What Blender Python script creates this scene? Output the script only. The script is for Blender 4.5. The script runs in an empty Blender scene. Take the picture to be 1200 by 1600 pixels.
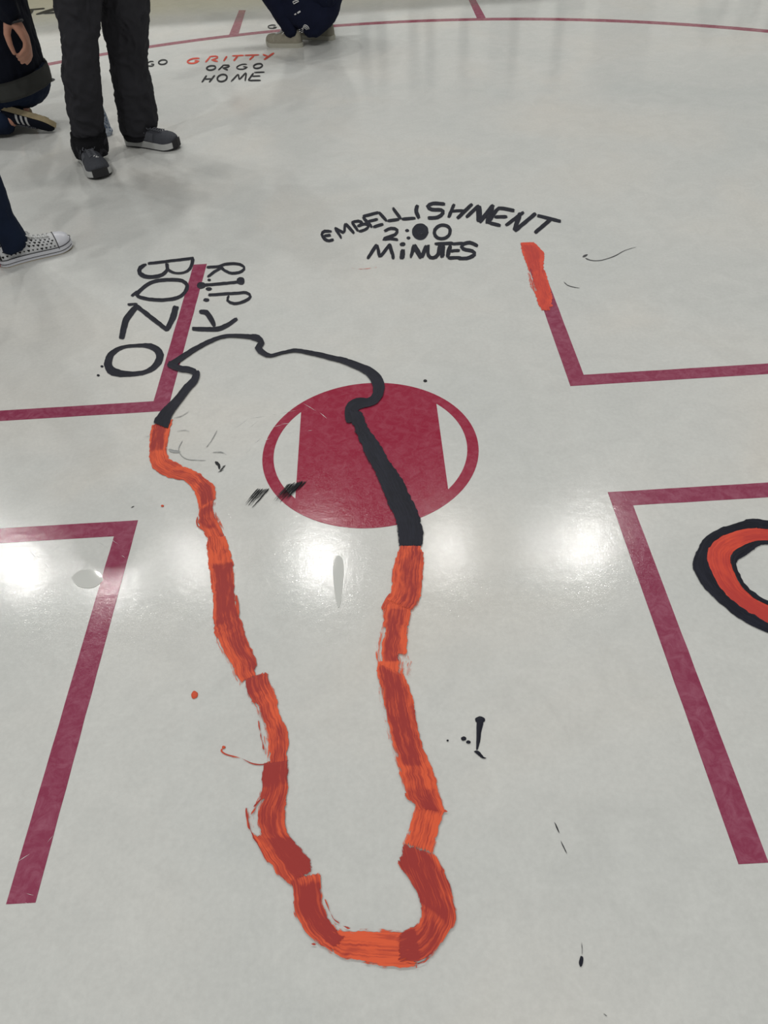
import bpy, bmesh, math, random
from mathutils import Vector, Matrix, noise
random.seed(7)
S = bpy.context.scene
COL = S.collection

# ------------------------------------------------------------------ camera
F_PX = 1133.94
CAM = Vector((0.0488, -1.5414, 1.3629))
PITCH, ROLL, HEAD = 0.758305, -0.070093, 0.014392
ROT = Matrix.Rotation(HEAD, 3, 'Z') @ Matrix.Rotation(PITCH, 3, 'X') @ Matrix.Rotation(ROLL, 3, 'Z')
cd = bpy.data.cameras.new('camera')
cd.sensor_fit = 'VERTICAL'; cd.sensor_height = 36.0; cd.sensor_width = 27.0
cd.lens = 36.0 * F_PX / 1600.0
cd.clip_start = 0.02; cd.clip_end = 300
cam = bpy.data.objects.new('camera', cd); COL.objects.link(cam)
cam.matrix_world = Matrix.Translation(CAM) @ ROT.to_4x4()
S.camera = cam

# ------------------------------------------------------------------ world, light levels, exposure
WORLD_STRENGTH = 0.265
LAMP_POWER = 275.0
LAMP_RADIUS = 0.33
S.view_settings.view_transform = 'Standard'
S.view_settings.look = 'None'
S.view_settings.gamma = 1.0
S.view_settings.use_curve_mapping = False
S.view_settings.exposure = 0.0
w = bpy.data.worlds.new('arena_air'); S.world = w; w.use_nodes = True
wn = w.node_tree.nodes; wl = w.node_tree.links
bg = wn['Background']; bg.inputs['Strength'].default_value = WORLD_STRENGTH
bg.inputs['Color'].default_value = (1.0, 1.0, 0.97, 1)

LAMPS = [(-11.2, 12.6, 1.5), (-8.45, 12.4, 1.5), (-5.8, 12.25, .7), (-2.1, 12.15, 1.5), (1.56, 12.2, .8), (4.42, 12.05, .35), (5.75, 12.15, 1.2)]
LAMPS_BACK = [(-8.0, -6.0), (-2.0, -8.5), (5.0, -7.0)]

# ------------------------------------------------------------------ helpers
def G(u, v, z=0.0):
    """point of the ice seen at photo pixel u, v"""
    d = ROT @ Vector(((u - 600) / F_PX, -(v - 800) / F_PX, -1))
    return CAM + d * ((z - CAM.z) / d.z)
def V(u, v, Y):
    """point of the upright plane y = Y seen at photo pixel u, v"""
    d = ROT @ Vector(((u - 600) / F_PX, -(v - 800) / F_PX, -1))
    return CAM + d * ((Y - CAM.y) / d.y)

def tag(o, label=None, cat=None, group=None, kind=None):
    if label: o['label'] = label
    if cat: o['category'] = cat
    if group: o['group'] = group
    if kind: o['kind'] = kind
    return o
def empty(name, loc=(0, 0, 0), rz=0):
    o = bpy.data.objects.new(name, None); COL.objects.link(o)
    o.location = loc; o.rotation_euler = (0, 0, rz); o.empty_display_size = .1
    return o
def link(name, me, mat=None, parent=None, smooth=False):
    o = bpy.data.objects.new(name, me); COL.objects.link(o)
    if mat: me.materials.append(mat)
    if smooth:
        for p in me.polygons: p.use_smooth = True
    if parent:
        o.parent = parent
    return o
def from_bm(name, bm, mat, parent=None, smooth=False, world=False):
    """world=True: bm is in world coordinates although it gets a parent"""
    if world and parent:
        m = Matrix(); q = parent
        while q: m = Matrix.Translation(q.location) @ q.rotation_euler.to_matrix().to_4x4() @ m; q = q.parent
        bmesh.ops.transform(bm, matrix=m.inverted(), verts=bm.verts)
    me = bpy.data.meshes.new(name); bm.to_mesh(me); bm.free()
    return link(name, me, mat, parent, smooth)
def add_box(bm, c, s, rot=None):
    m = Matrix.Translation(c) @ (rot.to_4x4() if rot else Matrix()) @ Matrix.Diagonal((s[0], s[1], s[2], 1))
    bmesh.ops.create_cube(bm, size=1, matrix=m)
def add_ball(bm, c, r, sc=(1, 1, 1), rot=None, seg=20):
    m = Matrix.Translation(c) @ (rot.to_4x4() if rot else Matrix()) @ Matrix.Diagonal((sc[0], sc[1], sc[2], 1))
    bmesh.ops.create_uvsphere(bm, u_segments=seg, v_segments=seg // 2 + 2, radius=r, matrix=m)
def frame(d):
    d = d.normalized(); a = Vector((0, 0, 1)) if abs(d.z) < .95 else Vector((1, 0, 0))
    x = a.cross(d).normalized(); y = d.cross(x)
    return x, y
def add_tube(bm, pts, rad, seg=14, caps=True):
    pts = [Vector(p) for p in pts]
    if not hasattr(rad, '__len__'): rad = [rad] * len(pts)
    rings = []; x = None
    for i, p in enumerate(pts):
        d = (pts[min(i + 1, len(pts) - 1)] - pts[max(i - 1, 0)])
        if x is None: x, y = frame(d)
        else:
            dn = d.normalized(); x = (x - dn * x.dot(dn)).normalized(); y = dn.cross(x)
        rings.append([bm.verts.new(p + (x * math.cos(t) + y * math.sin(t)) * rad[i]) for t in [2 * math.pi * k / seg for k in range(seg)]])
    for a, b in zip(rings, rings[1:]):
        for k in range(seg): bm.faces.new((a[k], a[(k + 1) % seg], b[(k + 1) % seg], b[k]))
    if caps:
        bm.faces.new(list(reversed(rings[0]))); bm.faces.new(rings[-1])
def limb(bm, pts, rad):
    """tapered limb with round joints, closed shells that get fused by remesh"""
    pts = [Vector(p) for p in pts]
    for p, r in zip(pts, rad): add_ball(bm, p, r, seg=18)
    for i in range(len(pts) - 1): add_tube(bm, [pts[i], pts[i + 1]], [rad[i], rad[i + 1]], 20)
def ring_loft(bm, rings, seg=28):
    """rings: (centre, half width vector, half depth vector)"""
    R = []
    for c, a, b in rings:
        R.append([bm.verts.new(c + a * math.cos(t) + b * math.sin(t)) for t in [2 * math.pi * k / seg for k in range(seg)]])
    for a, b in zip(R, R[1:]):
        for k in range(seg): bm.faces.new((a[k], a[(k + 1) % seg], b[(k + 1) % seg], b[k]))
    bm.faces.new(list(reversed(R[0]))); bm.faces.new(R[-1])
    bmesh.ops.recalc_face_normals(bm, faces=bm.faces)
def fuse(name, bm, voxel, mat, parent=None, iters=3, wrinkle=0.0, wscale=14.0, stretch=(1, 1, .45), fine=0.0):
    """fuse overlapping closed shells into ONE continuous surface, smooth it, add cloth folds"""
    me = bpy.data.meshes.new(name + '_src'); bm.to_mesh(me); bm.free()
    o = bpy.data.objects.new(name + '_src', me); COL.objects.link(o)
    r = o.modifiers.new('r', 'REMESH'); r.mode = 'VOXEL'; r.voxel_size = voxel
    s = o.modifiers.new('s', 'SMOOTH'); s.factor = .5; s.iterations = iters
    dg = bpy.context.evaluated_depsgraph_get()
    nm = bpy.data.meshes.new_from_object(o.evaluated_get(dg))
    nm.name = name
    bpy.data.objects.remove(o); bpy.data.meshes.remove(me)
    if wrinkle or fine:
        nr = [v.normal.copy() for v in nm.vertices]
        for v, n in zip(nm.vertices, nr):
            q = Vector((v.co.x * stretch[0], v.co.y * stretch[1], v.co.z * stretch[2]))
            a = noise.noise(q * wscale + Vector((3.1, 7.7, 1.3)))
            b = noise.noise(q * wscale * 2.3 + Vector((a * 1.5, 2, 9)))
            v.co += n * (wrinkle * (a * .8 + .5 * (1 - 3.2 * abs(b))) + fine * noise.noise(v.co * 60))
    if parent:
        m = (Matrix.Translation(parent.location) @ parent.rotation_euler.to_matrix().to_4x4()).inverted()
        nm.transform(m)
    nm.materials.clear()
    return link(name, nm, mat, parent, True)

# ------------------------------------------------------------------ materials
def nodes(name):
    m = bpy.data.materials.new(name); m.use_nodes = True
    nt = m.node_tree; return m, nt.nodes, nt.links, nt.nodes['Principled BSDF']
def N(nd, t, **k):
    n = nd.new(t)
    for a, b in k.items():
        if a in n.inputs: n.inputs[a].default_value = b
        else: setattr(n, a, b)
    return n
def simple(name, col, rough=.6, noise_amt=.12, scale=40, bump=.15, metal=0, spec=.5, bscale=None):
    m, nd, lk, b = nodes(name)
    tc = N(nd, 'ShaderNodeTexCoord')
    nz = N(nd, 'ShaderNodeTexNoise'); nz.inputs['Scale'].default_value = scale; nz.inputs['Detail'].default_value = 4
    lk.new(tc.outputs['Object'], nz.inputs['Vector'])
    mx = N(nd, 'ShaderNodeMix', data_type='RGBA')
    mx.inputs['A'].default_value = tuple(c * (1 - noise_amt) for c in col) + (1,)
    mx.inputs['B'].default_value = tuple(min(1, c * (1 + noise_amt)) for c in col) + (1,)
    lk.new(nz.outputs['Fac'], mx.inputs['Factor']); lk.new(mx.outputs['Result'], b.inputs['Base Color'])
    b.inputs['Roughness'].default_value = rough; b.inputs['Metallic'].default_value = metal
    b.inputs['Specular IOR Level'].default_value = spec
    if bump:
        n2 = N(nd, 'ShaderNodeTexNoise'); n2.inputs['Scale'].default_value = bscale or scale * 6
        lk.new(tc.outputs['Object'], n2.inputs['Vector'])
        bp = N(nd, 'ShaderNodeBump'); bp.inputs['Strength'].default_value = bump; bp.inputs['Distance'].default_value = .002
        lk.new(n2.outputs['Fac'], bp.inputs['Height']); lk.new(bp.outputs['Normal'], b.inputs['Normal'])
    return m

def ice_gloss(nd, lk, b, rough=.085, bump=.20):
    """the frozen surface: world-space grain shared by the ice and the markings frozen into it"""
    geo = N(nd, 'ShaderNodeNewGeometry')
    a = N(nd, 'ShaderNodeTexNoise'); a.inputs['Scale'].default_value = 380; a.inputs['Detail'].default_value = 3
    c = N(nd, 'ShaderNodeTexNoise'); c.inputs['Scale'].default_value = 42; c.inputs['Detail'].default_value = 3
    lk.new(geo.outputs['Position'], a.inputs['Vector']); lk.new(geo.outputs['Position'], c.inputs['Vector'])
    ad = N(nd, 'ShaderNodeMath', operation='MULTIPLY_ADD'); ad.inputs[1].default_value = 2.4
    lk.new(c.outputs['Fac'], ad.inputs[0]); lk.new(a.outputs['Fac'], ad.inputs[2])
    bp = N(nd, 'ShaderNodeBump'); bp.inputs['Strength'].default_value = bump; bp.inputs['Distance'].default_value = .0005
    lk.new(ad.outputs[0], bp.inputs['Height']); lk.new(bp.outputs['Normal'], b.inputs['Normal'])
    # polish varies in broad sweeps
    d = N(nd, 'ShaderNodeTexNoise'); d.inputs['Scale'].default_value = 1.7; d.inputs['Detail'].default_value = 5
    lk.new(geo.outputs['Position'], d.inputs['Vector'])
    mr = N(nd, 'ShaderNodeMapRange'); mr.inputs['From Min'].default_value = .3; mr.inputs['From Max'].default_value = .7
    mr.inputs['To Min'].default_value = rough * .8; mr.inputs['To Max'].default_value = rough * 1.25
    lk.new(d.outputs['Fac'], mr.inputs['Value'])
    fr = N(nd, 'ShaderNodeTexNoise'); fr.inputs['Scale'].default_value = 300; fr.inputs['Detail'].default_value = 2
    lk.new(geo.outputs['Position'], fr.inputs['Vector'])
    m3 = N(nd, 'ShaderNodeMapRange'); m3.inputs['From Min'].default_value = .38; m3.inputs['From Max'].default_value = .62
    m3.inputs['To Min'].default_value = .75; m3.inputs['To Max'].default_value = 2.1
    lk.new(fr.outputs['Fac'], m3.inputs['Value'])
    m4 = N(nd, 'ShaderNodeMath', operation='MULTIPLY'); lk.new(mr.outputs['Result'], m4.inputs[0]); lk.new(m3.outputs['Result'], m4.inputs[1])
    lk.new(m4.outputs[0], b.inputs['Roughness'])
    b.inputs['IOR'].default_value = 1.33
    return geo

def ice_material():
    m, nd, lk, b = nodes('ice')
    geo = ice_gloss(nd, lk, b)
    n1 = N(nd, 'ShaderNodeTexNoise'); n1.inputs['Scale'].default_value = 1.3; n1.inputs['Detail'].default_value = 6; n1.inputs['Distortion'].default_value = .6
    lk.new(geo.outputs['Position'], n1.inputs['Vector'])
    cr = N(nd, 'ShaderNodeValToRGB')
    e = cr.color_ramp.elements; e[0].position = .3; e[0].color = (.555, .570, .553, 1); e[1].position = .72; e[1].color = (.622, .608, .568, 1)
    k = e.new(.5); k.color = (.592, .598, .576, 1)
    lk.new(n1.outputs['Fac'], cr.inputs['Fac'])
    # frosty speckle
    n2 = N(nd, 'ShaderNodeTexNoise'); n2.inputs['Scale'].default_value = 90; n2.inputs['Detail'].default_value = 5; n2.inputs['Roughness'].default_value = .7
    lk.new(geo.outputs['Position'], n2.inputs['Vector'])
    r2 = N(nd, 'ShaderNodeMapRange'); r2.inputs['From Min'].default_value = .3; r2.inputs['From Max'].default_value = .7
    r2.inputs['To Min'].default_value = .95; r2.inputs['To Max'].default_value = 1.05
    lk.new(n2.outputs['Fac'], r2.inputs['Value'])
    n3 = N(nd, 'ShaderNodeTexNoise'); n3.inputs['Scale'].default_value = 9; n3.inputs['Detail'].default_value = 8; n3.inputs['Distortion'].default_value = 1.5
    lk.new(geo.outputs['Position'], n3.inputs['Vector'])
    r3 = N(nd, 'ShaderNodeMapRange'); r3.inputs['From Min'].default_value = .3; r3.inputs['From Max'].default_value = .7
    r3.inputs['To Min'].default_value = .965; r3.inputs['To Max'].default_value = 1.035
    lk.new(n3.outputs['Fac'], r3.inputs['Value'])
    mu = N(nd, 'ShaderNodeMath', operation='MULTIPLY'); lk.new(r2.outputs['Result'], mu.inputs[0]); lk.new(r3.outputs['Result'], mu.inputs[1])
    sc = N(nd, 'ShaderNodeVectorMath', operation='SCALE'); lk.new(cr.outputs['Color'], sc.inputs[0]); lk.new(mu.outputs[0], sc.inputs['Scale'])
    lk.new(sc.outputs['Vector'], b.inputs['Base Color'])
    return m

def marking_material(name, col, light, amount=.5):
    """coloured line under a scuffed skin of ice"""
    m, nd, lk, b = nodes(name)
    geo = ice_gloss(nd, lk, b)
    n1 = N(nd, 'ShaderNodeTexNoise'); n1.inputs['Scale'].default_value = 34; n1.inputs['Detail'].default_value = 7; n1.inputs['Roughness'].default_value = .72; n1.inputs['Distortion'].default_value = .8
    lk.new(geo.outputs['Position'], n1.inputs['Vector'])
    r1 = N(nd, 'ShaderNodeMapRange'); r1.inputs['From Min'].default_value = .42; r1.inputs['From Max'].default_value = .75
    r1.inputs['To Max'].default_value = amount
    lk.new(n1.outputs['Fac'], r1.inputs['Value'])
    vo = N(nd, 'ShaderNodeTexVoronoi', feature='DISTANCE_TO_EDGE'); vo.inputs['Scale'].default_value = 17
    w1 = N(nd, 'ShaderNodeVectorMath', operation='MULTIPLY_ADD'); w1.inputs[1].default_value = (.12, .12, .12)
    lk.new(n1.outputs['Color'], w1.inputs[0]); lk.new(geo.outputs['Position'], w1.inputs[2]); lk.new(w1.outputs[0], vo.inputs['Vector'])
    r2 = N(nd, 'ShaderNodeMapRange'); r2.inputs['From Min'].default_value = 0; r2.inputs['From Max'].default_value = .012
    r2.inputs['To Min'].default_value = amount * .3; r2.inputs['To Max'].default_value = 0
    lk.new(vo.outputs['Distance'], r2.inputs['Value'])
    mxx = N(nd, 'ShaderNodeMath', operation='MAXIMUM'); lk.new(r1.outputs['Result'], mxx.inputs[0]); lk.new(r2.outputs['Result'], mxx.inputs[1])
    n4 = N(nd, 'ShaderNodeTexNoise'); n4.inputs['Scale'].default_value = 5; n4.inputs['Detail'].default_value = 3
    lk.new(geo.outputs['Position'], n4.inputs['Vector'])
    ad = N(nd, 'ShaderNodeMath', operation='MULTIPLY_ADD'); ad.inputs[1].default_value = amount * .35
    lk.new(n4.outputs['Fac'], ad.inputs[0]); lk.new(mxx.outputs[0], ad.inputs[2])
    mx = N(nd, 'ShaderNodeMix', data_type='RGBA'); mx.inputs['A'].default_value = col + (1,); mx.inputs['B'].default_value = light + (1,)
    lk.new(ad.outputs[0], mx.inputs['Factor']); lk.new(mx.outputs['Result'], b.inputs['Base Color'])
    return m

def paint_material(name, thin, thick, rough=.5, streak=1.0, spec=.35):
    """hand brushed paint: bristle streaks run along the stroke, ragged where the brush ran dry"""
    m, nd, lk, b = nodes(name)
    at = N(nd, 'ShaderNodeAttribute', attribute_name='paint')
    sp = N(nd, 'ShaderNodeSeparateColor'); lk.new(at.outputs['Color'], sp.inputs[0])
    uv = N(nd, 'ShaderNodeUVMap'); uv.uv_map = 'UVMap'
    def streaks(sx, sy, det, dist=.3):
        mp = N(nd, 'ShaderNodeVectorMath', operation='MULTIPLY'); mp.inputs[1].default_value = (sx, sy, 1)
        lk.new(uv.outputs[0], mp.inputs[0])
        n = N(nd, 'ShaderNodeTexNoise'); n.inputs['Scale'].default_value = 1; n.inputs['Detail'].default_value = det; n.inputs['Distortion'].default_value = dist
        lk.new(mp.outputs[0], n.inputs['Vector']); return n
    # UV in metres: x across, y along
    s1 = streaks(330, 14, 3); s2 = streaks(900, 40, 2); s3 = streaks(45, 22, 4, 1.0)
    # colour
    a1 = N(nd, 'ShaderNodeMapRange'); a1.inputs['From Min'].default_value = .36; a1.inputs['From Max'].default_value = .64
    a1.inputs['To Min'].default_value = -.38 * streak; a1.inputs['To Max'].default_value = .38 * streak; lk.new(s1.outputs['Fac'], a1.inputs['Value'])
    a3 = N(nd, 'ShaderNodeMapRange'); a3.inputs['From Min'].default_value = .36; a3.inputs['From Max'].default_value = .64
    a3.inputs['To Min'].default_value = -.25 * streak; a3.inputs['To Max'].default_value = .25 * streak; lk.new(s3.outputs['Fac'], a3.inputs['Value'])
    t = N(nd, 'ShaderNodeMath', operation='ADD'); lk.new(a1.outputs[0], t.inputs[0]); lk.new(a3.outputs[0], t.inputs[1])
    # very thick patches hide the streaks
    t2 = N(nd, 'ShaderNodeMath', operation='ADD', use_clamp=True); lk.new(t.outputs[0], t2.inputs[0]); lk.new(sp.outputs['Red'], t2.inputs[1])
    cr = N(nd, 'ShaderNodeMix', data_type='RGBA'); cr.inputs['A'].default_value = thin + (1,); cr.inputs['B'].default_value = thick + (1,)
    lk.new(t2.outputs[0], cr.inputs['Factor']); lk.new(cr.outputs['Result'], b.inputs['Base Color'])
    b.inputs['Roughness'].default_value = rough; b.inputs['Specular IOR Level'].default_value = spec
    bp = N(nd, 'ShaderNodeBump'); bp.inputs['Strength'].default_value = .5; bp.inputs['Distance'].default_value = .0008
    lk.new(s1.outputs['Fac'], bp.inputs['Height']); lk.new(bp.outputs['Normal'], b.inputs['Normal'])
    # coverage
    sm = N(nd, 'ShaderNodeMath', operation='MULTIPLY_ADD'); sm.inputs[1].default_value = .5
    h = N(nd, 'ShaderNodeMath', operation='MULTIPLY'); h.inputs[1].default_value = .5; lk.new(s2.outputs['Fac'], h.inputs[0])
    lk.new(s1.outputs['Fac'], sm.inputs[0]); lk.new(h.outputs[0], sm.inputs[2])
    pr = N(nd, 'ShaderNodeMath', operation='SUBTRACT'); lk.new(sm.outputs[0], pr.inputs[0]); pr.inputs[1].default_value = .5
    dr = N(nd, 'ShaderNodeMath', operation='MULTIPLY'); lk.new(pr.outputs[0], dr.inputs[0]); dr.inputs[1].default_value = 3.2
    # alpha = edge - dry*(something)
    dd = N(nd, 'ShaderNodeMath', operation='ADD'); lk.new(dr.outputs[0], dd.inputs[0]); dd.inputs[1].default_value = .42
    dm = N(nd, 'ShaderNodeMath', operation='MULTIPLY'); lk.new(dd.outputs[0], dm.inputs[0]); lk.new(sp.outputs['Blue'], dm.inputs[1])
    al = N(nd, 'ShaderNodeMath', operation='SUBTRACT'); lk.new(sp.outputs['Green'], al.inputs[0]); lk.new(dm.outputs[0], al.inputs[1])
    am = N(nd, 'ShaderNodeMapRange'); am.inputs['From Min'].default_value = -.02; am.inputs['From Max'].default_value = .05
    lk.new(al.outputs[0], am.inputs['Value']); lk.new(am.outputs[0], b.inputs['Alpha'])
    return m

M = {}
M['ice'] = ice_material()
M['line'] = marking_material('maroon_line', (.235, .030, .072), (.46, .20, .27), .42)
M['spot'] = marking_material('red_spot', (.285, .012, .040), (.46, .15, .20), .34)
M['thin_line'] = marking_material('far_line', (.25, .035, .070), (.5, .35, .37), .35)
M['orange'] = paint_material('orange_paint', (.74, .112, .044), (.335, .036, .031), rough=.55, spec=.22)
M['red_orange'] = paint_material('red_orange_paint', (.78, .095, .045), (.47, .045, .036), streak=.5, spec=.22)
M['navy'] = paint_material('navy_paint', (.0145, .016, .027), (.008, .009, .016), rough=.5, spec=.16)
M['black'] = paint_material('black_paint', (.016, .018, .021), (.010, .011, .014), rough=.5, spec=.18)
M['smudge'] = paint_material('smudged_paint', (.10, .105, .11), (.03, .03, .035), rough=.5)
M['grey_smear'] = paint_material('grey_smear', (.36, .37, .36), (.25, .26, .26), rough=.4)
M['scratch'] = simple('shaved_ice', (.78, .80, .79), .35, .1, 300, .5)
M['white'] = simple('white_board', (.90, .90, .87), .35, .04, 3, .05)

# ------------------------------------------------------------------ ice floor
bm = bmesh.new()
bmesh.ops.create_grid(bm, x_segments=8, y_segments=8, size=1, matrix=Matrix.Translation((0, -3.75, 0)) @ Matrix.Diagonal((14, 10, 1, 1)))
ret = bmesh.ops.extrude_face_region(bm, geom=bm.faces[:])
for v in [e for e in ret['geom'] if isinstance(e, bmesh.types.BMVert)]: v.co.z -= .03
bmesh.ops.recalc_face_normals(bm, faces=bm.faces)
floor = from_bm('floor', bm, M['ice']); tag(floor, 'pale grey frosted ice surface of the rink', 'ice', kind='structure')

# ------------------------------------------------------------------ boards, glass and stands beyond the frame (seen mirrored in the ice)
BY = 6.25
M['yellow'] = simple('yellow_kickplate', (.90, .78, .34), .4, .08, 6, .05)
M['ad_dark'] = simple('grey_ad_letters', (.07, .075, .08), .5, .05, 6, 0)
M['ad_mid'] = simple('grey_ad_panel', (.50, .51, .51), .5, .05, 6, 0)
M['rail'] = simple('navy_cap_rail', (.03, .05, .12), .4, .1, 6, .05)
M['metal'] = simple('brushed_aluminium', (.5, .5, .5), .35, .1, 30, .1, metal=.9)
M['concrete'] = simple('pale_concrete', (.50, .50, .49), .8, .2, 4, .2)
M['roof'] = simple('arena_wall_panels', (.16, .17, .19), .8, .1, 2, .1)
bm = bmesh.new(); add_box(bm, (0, BY + .05, .635), (28, .10, .87))
o = from_bm('wall_boards', bm, M['white']); tag(o, 'white dasher boards at the edge of the rink', 'boards', kind='structure')
bm = bmesh.new(); add_box(bm, (0, BY + .04, .10), (28, .12, .20))
o = from_bm('baseboard_far', bm, M['yellow']); tag(o, 'yellow kick plate at the foot of the boards', 'kick plate', kind='structure')
bm = bmesh.new(); add_box(bm, (0, BY + .05, 1.09), (28, .14, .04))
o = from_bm('trim_1', bm, M['rail']); tag(o, 'navy cap rail on top of the boards', 'rail', kind='structure')
g, nd, lk, b = nodes('rink_glass')
b.inputs['Base Color'].default_value = (.93, .97, .96, 1); b.inputs['Roughness'].default_value = .03
b.inputs['Transmission Weight'].default_value = 1; b.inputs['IOR'].default_value = 1.45
for i in range(12):
    bm = bmesh.new(); add_box(bm, (-13.2 + i * 2.4, BY + .06, 2.02), (2.34, .012, 1.82))
    o = from_bm('window_%d' % (i + 1), bm, g); tag(o, 'clear glass pane above the boards', 'glass', kind='structure')
    bm = bmesh.new(); add_box(bm, (-12.0 + i * 2.4, BY + .06, 2.0), (.05, .05, 1.8))
    o = from_bm('trim_%d' % (i + 2), bm, M['metal']); tag(o, 'aluminium post between glass panes', 'post', kind='structure')
bm = bmesh.new()
for k in range(9): add_box(bm, (0, BY + 1.5 + k * .85, .25 + k * .2), (28, .85, .5 + k * .4))
o = from_bm('wall_stands', bm, M['concrete']); tag(o, 'stepped concrete stands behind the glass', 'stands', kind='structure')

def letter_text(s, x, z0, h, wid, mat, bold, label):
    cu = bpy.data.curves.new('t', 'FONT'); cu.body = s; cu.size = 1; cu.extrude = .0; cu.offset = bold
    t = bpy.data.objects.new('t', cu); COL.objects.link(t)
    me = bpy.data.meshes.new_from_object(t.evaluated_get(bpy.context.evaluated_depsgraph_get()))
    bpy.data.objects.remove(t)
    xs = [v.co.x for v in me.vertices]; ys = [v.co.y for v in me.vertices]
    for v in me.vertices:
        X = (v.co.x - min(xs)) / (max(xs) - min(xs)) * wid; Z = (v.co.y - min(ys)) / (max(ys) - min(ys)) * h
        v.co = Vector((x + X, BY - .002, z0 + Z))
    bm = bmesh.new(); bm.from_mesh(me); bpy.data.meshes.remove(me)
    r = bmesh.ops.extrude_face_region(bm, geom=bm.faces[:])
    for v in [e for e in r['geom'] if isinstance(e, bmesh.types.BMVert)]: v.co.y -= .003
    bmesh.ops.recalc_face_normals(bm, faces=bm.faces)
    return bm
AD = empty('board_lettering', (0, BY, .3)); tag(AD, 'tall grey block letters on the white boards, mirrored in the ice', 'lettering')
def block_letter(ch, x, z0, wd=.25, h=.70, st=.088):
    """condensed bold block letter with rounded corners, built as a slab on the boards"""
    bm = bmesh.new(); y0, y1 = BY - .005, BY - .001
    def corner(cx, cz, rx, rz, t0, n=6): return [(cx + rx * math.cos(t0 + math.pi / 2 * k / n), cz + rz * math.sin(t0 + math.pi / 2 * k / n)) for k in range(n + 1)]
    def outline(x0, x1, za, zb, r, rl):
        a = corner(x1 - r, zb - r, r, r, 0); b_ = corner(x0 + rl, zb - rl, rl, rl, math.pi / 2); c = corner(x0 + rl, za + rl, rl, rl, math.pi); d = corner(x1 - r, za + r, r, r, 1.5 * math.pi)
        return a + b_ + c + d
    if ch in 'ODC':
        o_ = outline(x, x + wd, z0, z0 + h, .10, .10 if ch != 'D' else .004); i_ = outline(x + st, x + wd - st, z0 + st, z0 + h - st, .035, .035 if ch != 'D' else .004)
        m = len(o_); V4 = [[bm.verts.new((p[0], y, p[1])) for p in q] for q, y in ((o_, y0), (i_, y0), (o_, y1), (i_, y1))]
        for k in range(m):
            j = (k + 1) % m
            zc = (o_[k][1] + o_[j][1]) / 2 - z0
            if ch == 'C' and o_[k][0] > x + wd - .03 and abs(zc - h / 2) < h * .3 and abs(o_[k][1] - o_[j][1]) > .1: continue
            bm.faces.new((V4[0][k], V4[0][j], V4[1][j], V4[1][k])); bm.faces.new((V4[0][k], V4[0][j], V4[2][j], V4[2][k])); bm.faces.new((V4[1][k], V4[1][j], V4[3][j], V4[3][k]))
    else:
        pts = [(x, z0), (x + wd, z0), (x + wd, z0 + st * 1.3), (x + st, z0 + st * 1.3), (x + st, z0 + h), (x, z0 + h)]
        a = [bm.verts.new((p[0], y0, p[1])) for p in pts]; b_ = [bm.verts.new((p[0], y1, p[1])) for p in pts]
        bm.faces.new((a[0], a[1], a[2], a[3])); bm.faces.new((a[0], a[3], a[4], a[5]))
        for k in range(6): bm.faces.new((a[k], a[(k + 1) % 6], b_[(k + 1) % 6], b_[k]))
    bmesh.ops.recalc_face_normals(bm, faces=bm.faces)
    return bm
for s, x in [('O', -.43), ('O', .02), ('D', .47), ('C', .94), ('L', 1.40), ('L', 1.82)]:
    from_bm('letter', block_letter(s, x, .30), M['ad_dark'], AD, world=True)
AE = empty('board_lettering', (3.1, BY, .3)); tag(AE, 'smaller thin grey letters on the boards, mirrored at the right of the ice', 'lettering')
for s, x, ww in [('A', 3.10, .32), ('S', 3.50, .20), ('I', 3.80, .05)]:
    from_bm('letter', letter_text(s, x, .34, .36, ww, None, -.004, ''), M['ad_dark'], AE, world=True)
for x0, x1, ww in [(1.21, 1.385, 0), (2.2, 2.72, 0)]:
    bm = bmesh.new(); add_box(bm, ((x0 + x1) / 2, BY - .001, .63), (x1 - x0, .004, .74))
    o = from_bm('poster', bm, M['ad_mid']); tag(o, 'plain grey poster panel on the boards ' + ('between the tall letters' if x0 < 2 else 'right of the tall letters'), 'panel')

# ------------------------------------------------------------------ ceiling lamps
M['housing'] = simple('lamp_housing', (.08, .08, .085), .5, .1, 20, 0)
em, nd, lk, b = nodes('lamp_glass'); b.inputs['Base Color'].default_value = (.9, .9, .88, 1)
b.inputs['Emission Color'].default_value = (1, .98, .94, 1); b.inputs['Emission Strength'].default_value = 12
def make_lamp(x, y, z, label, power=1.0):
    t = empty('ceiling_light', (x, y, z)); tag(t, label, 'lamp', 'arena lamps')
    bm = bmesh.new()
    prof = [(.02, .62), (.10, .60), (.14, .40), (.30, .26), (LAMP_RADIUS + .06, .06), (LAMP_RADIUS + .06, 0), (LAMP_RADIUS + .03, 0), (.27, .22), (.05, .34)]
    R = [[bm.verts.new((r * math.cos(2 * math.pi * k / 32), r * math.sin(2 * math.pi * k / 32), h)) for k in range(32)] for r, h in prof]
    for a, c in zip(R, R[1:]):
        for k in range(32): bm.faces.new((a[k], a[(k + 1) % 32], c[(k + 1) % 32], c[k]))
    from_bm('housing', bm, M['housing'], t, True)
    bm = bmesh.new(); add_tube(bm, [(0, 0, .6), (0, 0, 2.2)], .02, 8); from_bm('hanger', bm, M['metal'], t)
    ld = bpy.data.lights.new('bulb', 'AREA'); ld.shape = 'DISK'; ld.size = LAMP_RADIUS * 2
    ld.energy = LAMP_POWER * power; ld.color = (1, .985, .95)
    lo = bpy.data.objects.new('bulb', ld); COL.objects.link(lo); lo.parent = t; lo.location = (0, 0, .0)
    # tilt the lamp a little towards the rink spot
    return t
for i, (x, y, pw) in enumerate(LAMPS): make_lamp(x, y, 15, 'round arena lamp hanging in a row above the far stands', pw)
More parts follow.
